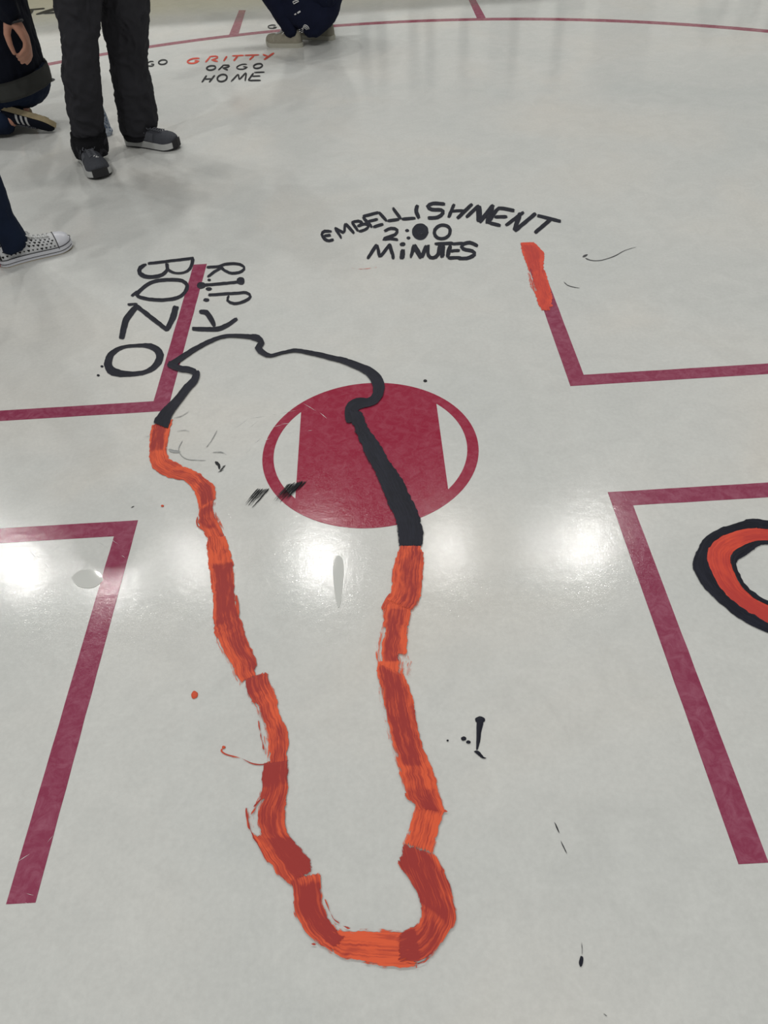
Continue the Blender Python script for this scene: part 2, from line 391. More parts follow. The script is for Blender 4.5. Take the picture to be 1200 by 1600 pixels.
for i, (x, y) in enumerate(LAMPS_BACK): make_lamp(x, y, 15, 'round arena lamp hanging above the near half of the ice', 1.6)

# ------------------------------------------------------------------ rink markings
def flat(bm, poly, z=.0007):
    vs = [bm.verts.new((p[0], p[1], z)) for p in poly]
    f = bm.faces.new(vs)
    if f.normal.z < 0: f.normal_flip()
    return f
def solidify_flat(bm, z0=-.004):
    """give flat markings a thin skirt that sits in the ice"""
    bmesh.ops.recalc_face_normals(bm, faces=bm.faces)
    for f in bm.faces:
        f.normal_update()
        if f.normal.z < 0: f.normal_flip()
    r = bmesh.ops.extrude_face_region(bm, geom=bm.faces[:])
    tops = [e for e in r['geom'] if isinstance(e, bmesh.types.BMVert)]
    tv = set(tops)
    for v in bm.verts:
        if v not in tv: v.co.z = z0
    bmesh.ops.recalc_face_normals(bm, faces=bm.faces)
A_, B_, L_, W_ = .6138, .2277, .9136, .0518
def wob(a, b, n=18, amp=.0011, seed=0):
    a = Vector(a); b = Vector(b); d = (b - a); pr = Vector((-d.y, d.x)).normalized()
    return [a + d * (i / n) + pr * amp * noise.noise(Vector((i * .9 + seed * 7.3, seed, 0))) * (0 if i in (0, n) else 1) for i in range(n)]
for sx, sy, lab in [(-1, 1, 'maroon right-angled line on ice, upper left of red spot'), (1, 1, 'maroon right-angled line on ice, upper right of red spot'),
                    (-1, -1, 'maroon right-angled line on ice, lower left of red spot'), (1, -1, 'maroon right-angled line on ice, lower right beside navy ring')]:
    o1 = wob((A_ + 1.22, B_), (A_, B_), seed=1 + 10 * sx + 3 * sy) + wob((A_, B_), (A_, B_ + L_), seed=2 + 10 * sx + 3 * sy) + [Vector((A_, B_ + L_))]
    i1 = wob((A_ + 1.22, B_ + W_), (A_ + W_, B_ + W_), seed=4 + 10 * sx + 3 * sy) + wob((A_ + W_, B_ + W_), (A_ + W_, B_ + L_), seed=5 + 10 * sx + 3 * sy) + [Vector((A_ + W_, B_ + L_))]
    bm = bmesh.new()
    va = [bm.verts.new((sx * q.x, sy * q.y, .0007)) for q in o1]; vb = [bm.verts.new((sx * q.x, sy * q.y, .0007)) for q in i1]
    for k in range(len(va) - 1): bm.faces.new((va[k], va[k + 1], vb[k + 1], vb[k]))
    solidify_flat(bm)
    o = from_bm('corner_line', bm, M['line']); tag(o, lab, 'rink line', 'right-angled lines around the red spot')
# face-off spot
bm = bmesh.new(); RO, RI, CUT = .3045, .273, .203
n = 96
vo_ = [bm.verts.new((RO * math.cos(2 * math.pi * k / n), RO * math.sin(2 * math.pi * k / n), .0007)) for k in range(n)]
vi_ = [bm.verts.new((RI * math.cos(2 * math.pi * k / n), RI * math.sin(2 * math.pi * k / n), .0007)) for k in range(n)]
for k in range(n): bm.faces.new((vo_[k], vo_[(k + 1) % n], vi_[(k + 1) % n], vi_[k]))
ac = math.acos(CUT / RI); band = []
for k in range(41):
    t = ac + (math.pi - 2 * ac) * k / 40; band.append((RI * math.cos(t), RI * math.sin(t)))
for k in range(41):
    t = math.pi + ac + (math.pi - 2 * ac) * k / 40; band.append((RI * math.cos(t), RI * math.sin(t)))
flat(bm, band); solidify_flat(bm)
o = from_bm('faceoff_spot', bm, M['spot']); tag(o, 'round red face-off spot with two pale side segments', 'face-off spot')
# big circle and its ticks
bm = bmesh.new(); n = 256; r0, r1 = 4.515, 4.585
a = [bm.verts.new((r0 * math.cos(2 * math.pi * k / n), r0 * math.sin(2 * math.pi * k / n), .0006)) for k in range(n)]
c = [bm.verts.new((r1 * math.cos(2 * math.pi * k / n), r1 * math.sin(2 * math.pi * k / n), .0006)) for k in range(n)]
for k in range(n): bm.faces.new((a[k], a[(k + 1) % n], c[(k + 1) % n], c[k]))
solidify_flat(bm)
o = from_bm('circle_line', bm, M['thin_line']); tag(o, 'thin dark red circle line curving across the far ice', 'rink line')
for q, lab in [([(358, 54.5), (372.6, 54), (384, 16), (373.5, 16)], 'short red tick outside circle line, left of the crouching person'),
               ([(745, 28.5), (759, 28), (742.5, -2), (732, -2)], 'short red tick outside circle line, right of the crouching person')]:
    p = [G(*t) for t in q]
    if q[0][0] > 600:
        d1 = (p[2] - p[1]) * .35; p[2] = p[2] + d1; p[3] = p[3] + d1
    bm = bmesh.new(); flat(bm, [(t.x, t.y) for t in p], .0009); solidify_flat(bm)
    o = from_bm('hash_mark', bm, M['line'] if q[0][0] > 600 else M['thin_line']); tag(o, lab, 'rink line', 'hash marks on the circle line')

# ------------------------------------------------------------------ brush strokes
def cr_spline(P, n_per):
    out = []
    for i in range(len(P) - 1):
        p0 = P[max(i - 1, 0)]; p1 = P[i]; p2 = P[i + 1]; p3 = P[min(i + 2, len(P) - 1)]
        for k in range(n_per[i]):
            t = k / n_per[i]; t2 = t * t; t3 = t2 * t
            out.append(.5 * ((2 * p1) + (p2 - p0) * t + (2 * p0 - 5 * p1 + 4 * p2 - p3) * t2 + (3 * p1 - p0 - 3 * p2 + p3) * t3))
    out.append(P[-1].copy()); return out
class Strokes:
    def __init__(s): s.bm = bmesh.new(); s.uv = s.bm.loops.layers.uv.new('UVMap'); s.col = s.bm.verts.layers.float_color.new('paint'); s.z = .0012; s.v0 = random.random() * 5
    def ribbon(s, Lw, Rw, cols=14, h=.0009, dry=(.25, .25), enddry=(.3, .3), wet=None, z=None, step=.006, jit=.0012, patches=(), base=.5, edge_cm=1.0):
        """Lw, Rw: world points of both stroke edges"""
        z = s.z if z is None else z; s.z += .00012
        n = [max(1, int(max((Lw[i + 1] - Lw[i]).length, (Rw[i + 1] - Rw[i]).length) / step)) for i in range(len(Lw) - 1)]
        A = cr_spline(Lw, n); B = cr_spline(Rw, n)
        cen = [(a + b) / 2 for a, b in zip(A, B)]
        ln = [0]
        for i in range(1, len(cen)): ln.append(ln[-1] + (cen[i] - cen[i - 1]).length)
        tot = ln[-1] or 1e-6; seed = random.random() * 100
        rows = []
        for i, (a, b) in enumerate(zip(A, B)):
            wd = (b - a).length
            dn = (b - a) / max(wd, 1e-6)
            a = a + dn * jit * noise.noise(Vector((ln[i] * 70, seed, 0))) * 1.6 + dn * jit * noise.noise(Vector((ln[i] * 300, seed, 4)))
            b = b + dn * jit * noise.noise(Vector((ln[i] * 70, seed, 9))) * 1.6 + dn * jit * noise.noise(Vector((ln[i] * 300, seed, 14)))
            wd = (b - a).length; row = []
            for k in range(cols + 1):
                t = k / cols
                p = a.lerp(b, t)
                prof = 1 - abs(2 * t - 1) ** 4
                lip = math.exp(-((abs(2 * t - 1) - .88) / .08) ** 2) * .5
                bris = noise.noise(Vector((t * wd * 400, ln[i] * 6, seed))) * .35
                ev = min(1, min(ln[i], tot - ln[i]) / .006 + .0)
                p.z = z + h * max(0, (prof + lip + bris)) * (.3 + .7 * ev)
                if k in (0, cols): p.z = min(p.z, z)
                vv = s.bm.verts.new(p)
                side = dry[0] * (1 - t) + dry[1] * t
                ed = min(t, 1 - t) * wd * 100 / edge_cm
                fr = ln[i] / tot
                enda = ln[i] * 100 / 1.5 if enddry[0] else 9
                endb = (tot - ln[i]) * 100 / 1.5 if enddry[1] else 9
                e = min(ed, max(enda, .02) , max(endb, .02), 1)
                dr = side
                if ln[i] < .03: dr = max(dr, enddry[0])
                if tot - ln[i] < .03: dr = max(dr, enddry[1])
                wt = base + .5 * noise.noise(Vector((ln[i] * 7, t * 1.3, seed + 3))) + .25 * noise.noise(Vector((ln[i] * 20, t * 3, seed + 8))) + .35 * (prof - .75)
                for (f0, f1, t0, t1, am) in patches:
                    if f0 - .012 < fr < f1 + .012 and t0 - .05 < t < t1 + .05:
                        q = min(1, (fr - f0 + .012) / .024, (f1 + .012 - fr) / .024) * min(1, (t - t0 + .05) / .08, (t1 + .05 - t) / .08)
                        if am > 0: wt = wt * (1 - max(q, 0)) + am * max(q, 0)
                        else: dr = dr + (-am - dr) * max(q, 0); e = e * (1 - max(q, 0)) + .3 * max(q, 0)
                vv[s.col] = (min(max(wt, -.5), 1.5), e, dr, 1)
                row.append((vv, (t - .5) * wd, ln[i] + s.v0))
            rows.append(row)
        s.v0 += tot + 1
        for r0, r1 in zip(rows, rows[1:]):
            for k in range(cols):
                try: f = s.bm.faces.new((r0[k][0], r0[k + 1][0], r1[k + 1][0], r1[k][0]))
                except ValueError: continue
                for l, q in zip(f.loops, (r0[k], r0[k + 1], r1[k + 1], r1[k])): l[s.uv].uv = (q[1] + s.v0 * .37, q[2])
    def line(s, pts, width, closed=False, tip=.75, cols=6, **k):
        """pts in photo pixels along the stroke, width in photo pixels"""
        P = [Vector((a, b, 0)) for a, b in pts]
        if closed: P = P + [P[0], P[1]]
        if not hasattr(width, '__len__'): width = [width] * len(P)
        elif closed: width = list(width) + [width[0], width[1]]
        W = [Vector((x, 0, 0)) for x in width]
        n = [max(2, int((P[i + 1] - P[i]).length / 4)) for i in range(len(P) - 1)]
        C = cr_spline(P, n); Wd = cr_spline(W, n); Lw = []; Rw = []; m = len(C)
        for i, c in enumerate(C):
            d = C[min(i + 1, m - 1)] - C[max(i - 1, 0)]
            if d.length < 1e-6: d = Vector((1, 0, 0))
            d.normalize(); pr = Vector((-d.y, d.x, 0)); ww = Wd[i].x
            if not closed:
                dist = min((c - C[0]).length, (c - C[-1]).length)
                q = min(1, dist / max(ww * .5, .01)); ww *= tip + (1 - tip) * math.sqrt(1 - (1 - q) ** 2)
            a = c - pr * ww / 2; b = c + pr * ww / 2
            Lw.append(G(a.x, a.y)); Rw.append(G(b.x, b.y))
        kk = dict(h=.0007, dry=(.2, .2), enddry=(.4, .4), jit=.0013, step=.5, edge_cm=.5); kk.update(k)
        s.ribbon(Lw, Rw, cols=cols, **kk)
    def blob(s, c, rx, ry, ang=0, n=22, z=None):
        z = s.z if z is None else z; s.z += .0001
        def vert(p, hh, e):
            g = G(*p); v = s.bm.verts.new((g.x, g.y, z + hh)); v[s.col] = (.5, e, .05, 1); return v
        sd = random.random() * 50; rings = []
        for q, hh, e in [(1, 0, .12), (.85, .0012, .6), (.5, .0016, 1)]:
            R = []
            for k in range(n):
                t = 2 * math.pi * k / n; r = 1 + .16 * noise.noise(Vector((math.cos(t) * 1.5, math.sin(t) * 1.5, sd)))
                x = rx * q * r * math.cos(t); y = ry * q * r * math.sin(t)
                R.append(vert((c[0] + x * math.cos(ang) - y * math.sin(ang), c[1] + x * math.sin(ang) + y * math.cos(ang)), hh, e))
            rings.append(R)
        for a, b in zip(rings, rings[1:]):
            for k in range(n): s.bm.faces.new((a[k], a[(k + 1) % n], b[(k + 1) % n], b[k]))
        s.bm.faces.new(rings[-1])
    def build(s, name, mat, parent=None):
        for f in s.bm.faces:
            f.normal_update()
        for f in s.bm.faces:
            if f.normal.z < 0: f.normal_flip()
            f.smooth = True
        return from_bm(name, s.bm, mat, parent, world=True)

def crop(ox, oy, sc):
    return lambda pts: [(ox + x / sc, oy + y / sc) for x, y in pts]

# ---- the long outline drawing: orange below, navy above
OUT = empty('painted_outline', G(450, 1100)); tag(OUT, 'long wobbly loop outline brushed on ice in orange with navy top', 'drawing')
def edges(prs):
    return [G(*a) for a, b in prs], [G(*b) for a, b in prs]
def orange(prs, z, **k):
    s = Strokes(); L, R = edges(prs); kk = dict(cols=26, step=.005, h=.0012, dry=(.45, .35), enddry=(.35, .5), jit=.0022, base=.42, edge_cm=1.1); kk.update(k)
    s.ribbon(L, R, z=z, **kk); return s.build('orange_stroke', M['orange'], OUT)
orange([((236, 665), (271, 655)), ((233, 700), (262, 698)), ((235, 725), (265, 716)), ((247, 740), (275, 722)), ((266, 748), (290, 730)), ((290, 754), (307, 737)), ((302, 768), (321, 747)),
        ((307, 781), (336, 760)), ((310, 797), (339, 781))], .0016, patches=[(0, .3, .12, .75, 1.0), (.8, 1, .2, .8, .95)], dry=(.3, .35), base=.3)
orange([((311, 786), (338, 772)), ((309, 808), (336, 797)), ((311, 824), (347, 817)), ((320, 838), (353, 834)), ((324, 848), (353, 845))], .0014, dry=(.5, 1.2), patches=[(.2, .7, .2, .7, .8)])
orange([((323, 838), (352, 838)), ((322, 858), (360, 860)), ((325, 887), (365, 881)), ((329, 917), (367, 901)), ((332, 937), (367, 926)), ((332, 970), (371, 950)),
        ((336, 997), (385, 992)), ((341, 1010), (391, 1010)), ((350, 1028), (400, 1026)), ((361, 1046), (403, 1041)), ((374, 1072), (402, 1056))], .0021,
       patches=[(.22, .62, .2, .95, 1.05), (.62, .95, .45, .95, .8), (.72, 1, 0, .12, -1.1)], base=.32)
orange([((383, 1060), (416, 1050)), ((383, 1079), (424, 1069)), ((395, 1101), (433, 1088)), ((404, 1125), (436, 1110)), ((413, 1149), (447, 1132)), ((414, 1171), (452, 1153)),
        ((417, 1192), (450, 1190)), ((419, 1200), (451, 1198))], .0025, patches=[(0, .2, 0, .55, 1.1), (.3, .95, 0, .2, -1.3)], base=.5)
orange([((410, 1192), (450, 1187)), ((408, 1223), (451, 1214)), ((404, 1244), (449, 1240)), ((391, 1262), (448, 1262)), ((388, 1280), (448, 1278)), ((391, 1298), (449, 1298)),
        ((403, 1323), (463, 1317)), ((415, 1343), (478, 1331)), ((431, 1364), (487, 1348)), ((453, 1388), (490, 1362))], .0029,
       patches=[(0, .2, 0, 1, 1.3), (.3, .6, .02, .28, -1.35), (.2, .6, .3, .7, .85), (.62, 1, .35, 1, 1.25)], base=.5)
orange([((451, 1372), (500, 1364)), ((456, 1392), (504, 1376)), ((457, 1408), (503, 1397)), ((462, 1433), (510, 1427)), ((477, 1458), (522, 1447)), ((503, 1481), (535, 1459)),
        ((520, 1490), (545, 1462))], .0033, patches=[(.0, .1, .3, .8, .35), (.14, 1, .3, .95, 1.2)], base=.7, enddry=(.3, .6))
orange([((490, 1472), (522, 1440)), ((533, 1498), (535, 1453)), ((562, 1504), (560, 1453)), ((593, 1512), (593, 1452)), ((625, 1517), (622, 1453)), ((655, 1513), (645, 1450))], .0027,
       dry=(.6, .7), base=.12, enddry=(.5, .5))
orange([((622, 1503), (622, 1460)), ((638, 1508), (640, 1449)), ((660, 1508), (648, 1446)), ((677, 1495), (655, 1438)), ((692, 1473), (657, 1425)), ((706, 1450), (655, 1412)), ((715, 1433), (650, 1397)),
        ((711, 1407), (640, 1377)), ((704, 1380), (624, 1352)), ((693, 1357), (627, 1335)), ((677, 1333), (631, 1318))], .0037,
       patches=[(0, .16, 0, .9, 1.35), (.45, 1, .3, 1, 1.15), (.2, .4, .3, .9, .75), (0, .2, .0, .12, -.9)], base=.5, dry=(.4, .45))
orange([((679, 1337), (628, 1322)), ((684, 1307), (638, 1297)), ((693, 1283), (643, 1277)), ((695, 1267), (648, 1258)), ((693, 1250), (636, 1243))], .0031, base=.08, dry=(.6, .7), patches=[(.7, 1, .2, .9, .75)])
orange([((695, 1272), (655, 1268)), ((694, 1254), (642, 1255)), ((685, 1238), (632, 1243)), ((682, 1217), (625, 1214)), ((671, 1189), (616, 1186)), ((660, 1164), (608, 1156)), ((655, 1142), (601, 1129)),
        ((650, 1115), (594, 1098)), ((647, 1096), (592, 1070)), ((640, 1076), (590, 1050)), ((633, 1055), (590, 1035))], .0035,
       patches=[(.0, .15, .3, .9, .9), (.15, .35, .1, .35, .1), (.3, .97, .3, .8, 1.1), (.35, .8, .87, 1, -1.1)], base=.4, dry=(.35, .6))
orange([((642, 1056), (590, 1068)), ((641, 1033), (587, 1034)), ((637, 1010), (590, 1002)), ((640, 978), (597, 972)), ((644, 955), (598, 950)), ((656, 936), (602, 938))], .0031,
       patches=[(.2, .85, .3, .75, .9), (0, .3, 0, .35, -1.2), (.2, .6, .8, 1, -1.2)], base=.25, dry=(.5, .7))
orange([((644, 960), (601, 940)), ((657, 937), (610, 926)), ((662, 897), (611, 895)), ((663, 873), (617, 876)), ((657, 852), (624, 853))], .0037, patches=[(.1, .95, .15, .6, .8)], base=.3, dry=(.4, .45), enddry=(.8, .2))
for pts, wd in [([(612, 928), (601, 946), (598, 955)], 7), ([(385, 1262), (389, 1290), (402, 1318), (420, 1350)], 3), ([(400, 1262), (392, 1275)], 3), ([(412, 1246), (396, 1262)], 3),
                ([(507, 1405), (519, 1432), (540, 1450), (575, 1453)], 1.6), ([(633, 1240), (640, 1250)], 4), ([(690, 1267), (700, 1270)], 5), ([(486, 1477), (495, 1478)], 4),
                ([(650, 1505), (651, 1516)], 2), ([(309, 808), (308, 820), (312, 826)], 3), ([(370, 930), (373, 965)], 4), ([(404, 1126), (414, 1180)], 2), ([(622, 1345), (632, 1362)], 5)]:
    s = Strokes(); s.z = .0034; s.line(pts, wd, tip=.2, cols=3, base=.6, dry=(.1, .1), enddry=(.15, .15)); s.build('stray_bristle_mark', M['orange'], OUT)
# navy upper part
s = Strokes(); s.z = .0040
L, R = edges([((622, 856), (659, 857)), ((620, 838), (663, 835)), ((617, 812), (657, 810)), ((604, 787), (645, 782)), ((590, 752), (628, 748)), ((578, 727), (608, 720)), ((567, 707), (598, 700)),
              ((553, 673), (578, 673)), ((545, 655), (568, 650)), ((540, 640), (566, 645)), ])
s.ribbon(L, R, cols=20, h=.0012, dry=(.7, .4), enddry=(.35, .0), jit=.0024, edge_cm=.9)
s.line([(553, 662), (550, 641), (560, 632), (577, 630), (588, 622), (592, 607), (588, 594), (578, 583), (563, 575), (540, 566), (527, 562)], [26, 22, 18, 14, 16, 19, 19, 15, 12, 10, 9], cols=10, z=.0043)
s.line([(532, 564), (513, 559), (487, 553), (463, 549), (443, 552), (423, 557), (412, 553), (404, 545), (409, 537), (403, 530), (390, 527)], [9, 8, 7, 6, 5, 6, 9, 11, 9, 11, 8], cols=8)
s.line([(396, 528), (373, 526), (350, 527), (327, 535), (303, 548), (283, 561), (268, 572)], [8, 6, 5.5, 6.5, 8, 9, 12], cols=8)
s.line([(262, 569), (280, 577), (295, 579), (307, 584)], [11, 10, 10, 12], cols=8)
s.line([(308, 580), (305, 594), (291, 610), (278, 627), (264, 643), (256, 656), (251, 668)], [11, 12, 13, 14, 18, 23, 30], cols=12, dry=(.3, .5), enddry=(.1, .5))
s.build('navy_stroke', M['navy'], OUT)

# ---- words
def message(name, label, letters, mat, cat='lettering', fn=None, grp=None, z=.0016):
    pos = G(*fn([letters[0][0][0][0]])[0])
    t = empty(name, pos); tag(t, label, cat, grp)
    for lt in letters:
        s = Strokes(); s.z = z
        mt = mat
        for stroke in lt:
            if isinstance(stroke, dict): mt = stroke['mat']; continue
            pts, wd = stroke[0], stroke[1]; closed = len(stroke) > 2
            if wd == 'dot':
                c = fn([pts[0]])[0]; s.blob(c, pts[1][0], pts[1][1]); continue
            if closed == 0 and len(pts) < 3: pts = [pts[0], ((pts[0][0] + pts[1][0]) / 2, (pts[0][1] + pts[1][1]) / 2), pts[-1]]
            s.line(fn(pts), [1.22 * q / fn.sc for q in wd] if hasattr(wd, '__len__') else 1.22 * wd / fn.sc, closed=closed)
        s.build('letter', mt, t)
    return t
class crp:
    def __init__(s, ox, oy, sc): s.ox, s.oy, s.sc = ox, oy, sc
    def __call__(s, pts): return [(s.ox + x / s.sc, s.oy + y / s.sc) for x, y in pts]
def ell(cx, cy, rx, ry, ang=0, n=14, t0=0):
    return [(cx + rx * math.cos(t) * math.cos(ang) - ry * math.sin(t) * math.sin(ang), cy + rx * math.cos(t) * math.sin(ang) + ry * math.sin(t) * math.cos(ang)) for t in [t0 + 2 * math.pi * k / n for k in range(n)]]

f = crp(480, 290, 2.857)
E1 = [([(112, 206), (78, 205), (66, 220), (78, 240), (98, 248), (120, 240)], 12), ([(72, 226), (108, 222)], 11)]
word1 = [E1,
    [([(155, 240), (122, 187)], 11), ([(122, 190), (166, 214)], 11), ([(166, 214), (170, 168)], 11), ([(170, 170), (212, 217)], 12)],
    [([(197, 163), (230, 207)], 11), ([(195, 166), (228, 160), (248, 170), (222, 184)], 11), ([(222, 184), (258, 173), (273, 185), (255, 200), (228, 207)], 11)],
    [([(246, 140), (292, 190)], 13), ([(246, 140), (322, 120)], 12), ([(268, 163), (318, 150)], 11), ([(292, 188), (342, 172)], 12)],
    [([(318, 118), (357, 162)], 12), ([(355, 160), (414, 151)], 12)],
    [([(380, 98), (420, 152)], 13), ([(418, 152), (486, 146)], 12)],
    [([(492, 86), (487, 120), (502, 150)], 16)],
    [([(618, 84), (562, 81), (538, 94), (556, 108), (598, 110), (606, 124), (582, 143), (535, 146)], 14)],
    [([(657, 82), (630, 146)], 13), ([(738, 82), (668, 150)], 14), ([(636, 116), (702, 112)], 11)],
    [([(708, 145), (768, 88)], 14), ([(766, 90), (768, 165)], 22), ([(768, 168), (832, 86)], 16), ([(826, 88), (804, 174)], 22)],
    [([(928, 114), (868, 103), (846, 110), (808, 168)], 14), ([(832, 142), (896, 140)], 13), ([(810, 168), (866, 180)], 14)],
    [([(884, 181), (968, 118)], 13), ([(952, 120), (924, 203)], 18), ([(924, 206), (1022, 124)], 15)],
    [([(1024, 134), (1135, 162)], 13), ([(1090, 150), (1014, 214)], 15)]]
word2 = [[([(342, 206), (374, 192), (402, 200), (392, 220), (338, 240), (372, 238), (408, 244)], 12)],
    [([(446, 202), (13 / 4, 2.2)], 'dot'), ([(452, 235), (3.2, 2.2)], 'dot')],
    [(ell(505, 207, 24, 24, .3), 22, 1), ([(490, 215), (520, 195)], 20)],
    [(ell(603, 208, 36, 30, -.3), 13, 1)]]
word3 = [[([(268, 330), (312, 262)], 13), ([(312, 264), (324, 324)], 13), ([(324, 322), (372, 260)], 13), ([(369, 262), (386, 332)], 14)],
    [([(426, 263), (4.5, 3.2)], 'dot'), ([(428, 284), (422, 332)], 20)],
    [([(462, 327), (476, 262)], 14), ([(474, 266), (512, 326)], 20), ([(512, 326), (532, 266)], 16)],
    [([(540, 264), (540, 312), (562, 324), (584, 308), (590, 262)], 14)],
    [([(566, 262), (655, 258)], 13), ([(606, 262), (602, 326)], 18)],
    [([(640, 264), (624, 324)], 16), ([(640, 262), (704, 258)], 12), ([(634, 294), (684, 290)], 12), ([(624, 325), (690, 322)], 13)],
    [([(764, 272), (726, 256), (692, 266), (696, 284), (738, 294), (746, 310), (712, 326), (668, 326)], 14)]]
message('painted_message', 'navy three-line message with arched top word, above the red spot', word1 + word2 + word3, M['navy'], fn=f)

f = crp(130, 380, 4)
message('painted_message', 'big navy capitals running down left side of the maroon line', [
    [([(697, 94), (550, 112), (400, 130)], 15), ([(400, 132), (358, 155), (356, 190), (400, 212), (470, 208), (512, 185), (525, 160), (515, 125)], [14, 22, 24, 22, 20, 18, 16, 14]), ([(530, 125), (530, 165), (575, 188), (630, 185), (668, 160), (688, 98)], [16, 16, 12, 12, 16, 20])],
    [([(335, 325), (375, 280), (440, 243), (540, 230), (620, 237), (650, 268), (635, 310), (590, 342), (500, 357), (400, 350)], 19, 1), ([(300, 335), (345, 300)], 16)],
    [([(582, 392), (560, 470), (520, 550)], [34, 32, 26]), ([(530, 548), (430, 470), (330, 392)], 24), ([(345, 385), (270, 480), (240, 604)], [26, 34, 30]), ([(275, 385), (345, 383)], 14)],
    [([(155, 760), (172, 700), (240, 655), (330, 642), (420, 646), (472, 680), (478, 725), (445, 775), (385, 808), (290, 820), (190, 805)], [42, 34, 20, 18, 30, 40, 40, 32, 24, 28, 44], 1)],
    [([(118, 772), (2.4, 1.6)], 'dot'), ([(95, 828), (2.4, 1.5)], 'dot')],
], M['navy'], fn=f)
message('painted_message', 'smaller navy capitals with dots, right side of the maroon line', [
    [([(768, 152), (850, 147), (885, 134), (960, 130), (1006, 150), (992, 178), (930, 190), (884, 172), (862, 150)], 15), ([(868, 155), (820, 180), (775, 216)], 15), ([(788, 232), (2.8, 1.8)], 'dot')],
    [([(715, 268), (860, 255), (1000, 242)], 16), ([(738, 266), (7, 5)], 'dot'), ([(985, 238), (6.5, 6)], 'dot'), ([(785, 288), (5, 2.6)], 'dot')],
    [([(778, 326), (870, 320), (960, 314), (1020, 312), (1046, 336), (1010, 364), (945, 380), (902, 360), (912, 326)], 16), ([(770, 357), (5, 2.6)], 'dot')],
    [([(675, 536), (760, 540), (840, 538), (900, 515), (966, 470)], [22, 24, 26, 24, 20]), ([(722, 432), (770, 436), (800, 480), (825, 524)], [22, 30, 30, 22])],
], M['navy'], fn=f)

f = crp(220, 80, 5.4545); OR = {'mat': M['red_orange']}
message('painted_message', 'orange and black three-line slogan near circle line, behind the standing legs', [
    [([(112, 90), (80, 90), (55, 106), (62, 126), (98, 128), (112, 114), (84, 112)], 10)], [(ell(188, 95, 36, 19, -.15), 11, 1)],
    [OR, ([(505, 62), (445, 65), (402, 84), (404, 101), (452, 104), (495, 85), (455, 85)], 12)],
    [OR, ([(550, 98), (592, 50)], 12), ([(578, 50), (640, 44), (654, 58), (598, 78)], 11), ([(602, 76), (658, 90)], 12)],
    [OR, ([(735, 42), (705, 88)], 13)],
    [OR, ([(775, 42), (882, 37)], 11), ([(827, 42), (790, 86)], 13)],
    [OR, ([(882, 38), (1012, 32)], 11), ([(966, 38), (925, 77)], 13)],
    [OR, ([(1038, 28), (1088, 48)], 12), ([(1138, 14), (1088, 48), (1048, 76)], 14)],
    [(ell(600, 144, 38, 18, -.15), 12, 1)],
    [([(660, 164), (706, 120)], 11), ([(692, 122), (750, 121), (745, 136), (692, 146)], 11), ([(702, 146), (744, 163)], 12)],
    [([(908, 114), (862, 114), (820, 135), (828, 152), (872, 155), (908, 138), (868, 134)], 10)],
    [(ell(998, 128, 38, 19, -.2), 12, 1)],
    [([(562, 206), (520, 270)], 13), ([(632, 204), (582, 269)], 13), ([(545, 240), (606, 237)], 11)],
    [(ell(694, 230, 42, 29, -.3), 13, 1)],
    [([(768, 263), (832, 194)], 12), ([(832, 196), (838, 246)], 12), ([(838, 246), (898, 182)], 12), ([(898, 184), (890, 258)], 13)],
    [([(962, 184), (1058, 179)], 11), ([(946, 216), (1022, 212)], 11), ([(914, 252), (1026, 250)], 12), ([(962, 186), (914, 252)], 12)],
], M['black'], fn=f, z=.0014)
f = crp(0, 0, 4.615)
message('painted_message', 'dark flattened capitals on far ice at the top left', [
    [([(125, 79), (225, 70), (325, 62)], 9), ([(238, 70), (212, 98), (180, 115), (130, 118)], [20, 24, 14, 10])],
    [([(258, 106), (320, 88), (400, 66), (440, 62)], [8, 16, 16, 12]), ([(310, 98), (395, 92), (440, 92)], 10), ([(400, 66), (460, 106)], 14)]], M['black'], fn=f, z=.0014)
f = crp(400, 0, 7.5)
message('painted_message', 'single small dark capital beside the beige sneaker', [[([(235, 300), (190, 295), (145, 308), (150, 328), (200, 335), (242, 322), (200, 320)], 11)]], M['black'], fn=f)

def single(name, label, cat, mat, calls, z=.0014, group=None):
    s = Strokes(); s.z = z
    for c in calls:
        if c[0] == 'b': s.blob(c[1], c[2], c[3], c[4] if len(c) > 4 else 0)
        else: s.line(c[0], c[1], tip=c[2] if len(c) > 2 else .5, cols=4, dry=(c[3],) * 2 if len(c) > 3 else (.08, .08), enddry=(.1, .1), jit=.0006, base=.5)
    o = s.build(name, M[mat]); return tag(o, label, cat, group)
single('paint_dab', 'dark leaf-shaped dab beside the kneeling person', 'paint mark', 'black', [([(70, 130), (78, 126), (86, 124)], [5, 6, 4])])

# orange patch brushed over the upper right line
s = Strokes(); f = crp(780, 360, 5.4545)
prs = [((180, 104), (298, 100)), ((186, 150), (345, 150)), ((196, 200), (388, 205)), ((222, 270), (382, 280)), ((246, 340), (380, 320)), ((250, 400), (404, 380)), ((268, 480), (430, 470)),
       ((306, 560), (452, 560)), ((330, 630), (450, 640)), ((352, 690), (440, 692))]
L = [G(*f([a])[0]) for a, b in prs]; R = [G(*f([b])[0]) for a, b in prs]
s.ribbon(L, R, cols=24, h=.0006, dry=(.35, .3), enddry=(.35, .8), jit=.003, z=.0013, base=.45, patches=[(.05, .45, .15, .75, .9), (.45, .8, .3, .9, .7), (.4, .75, .0, .26, -.7)], edge_cm=1.0)
o = s.build('paint_patch', M['red_orange']); tag(o, 'translucent orange paint patch covering top end of maroon line', 'paint mark')

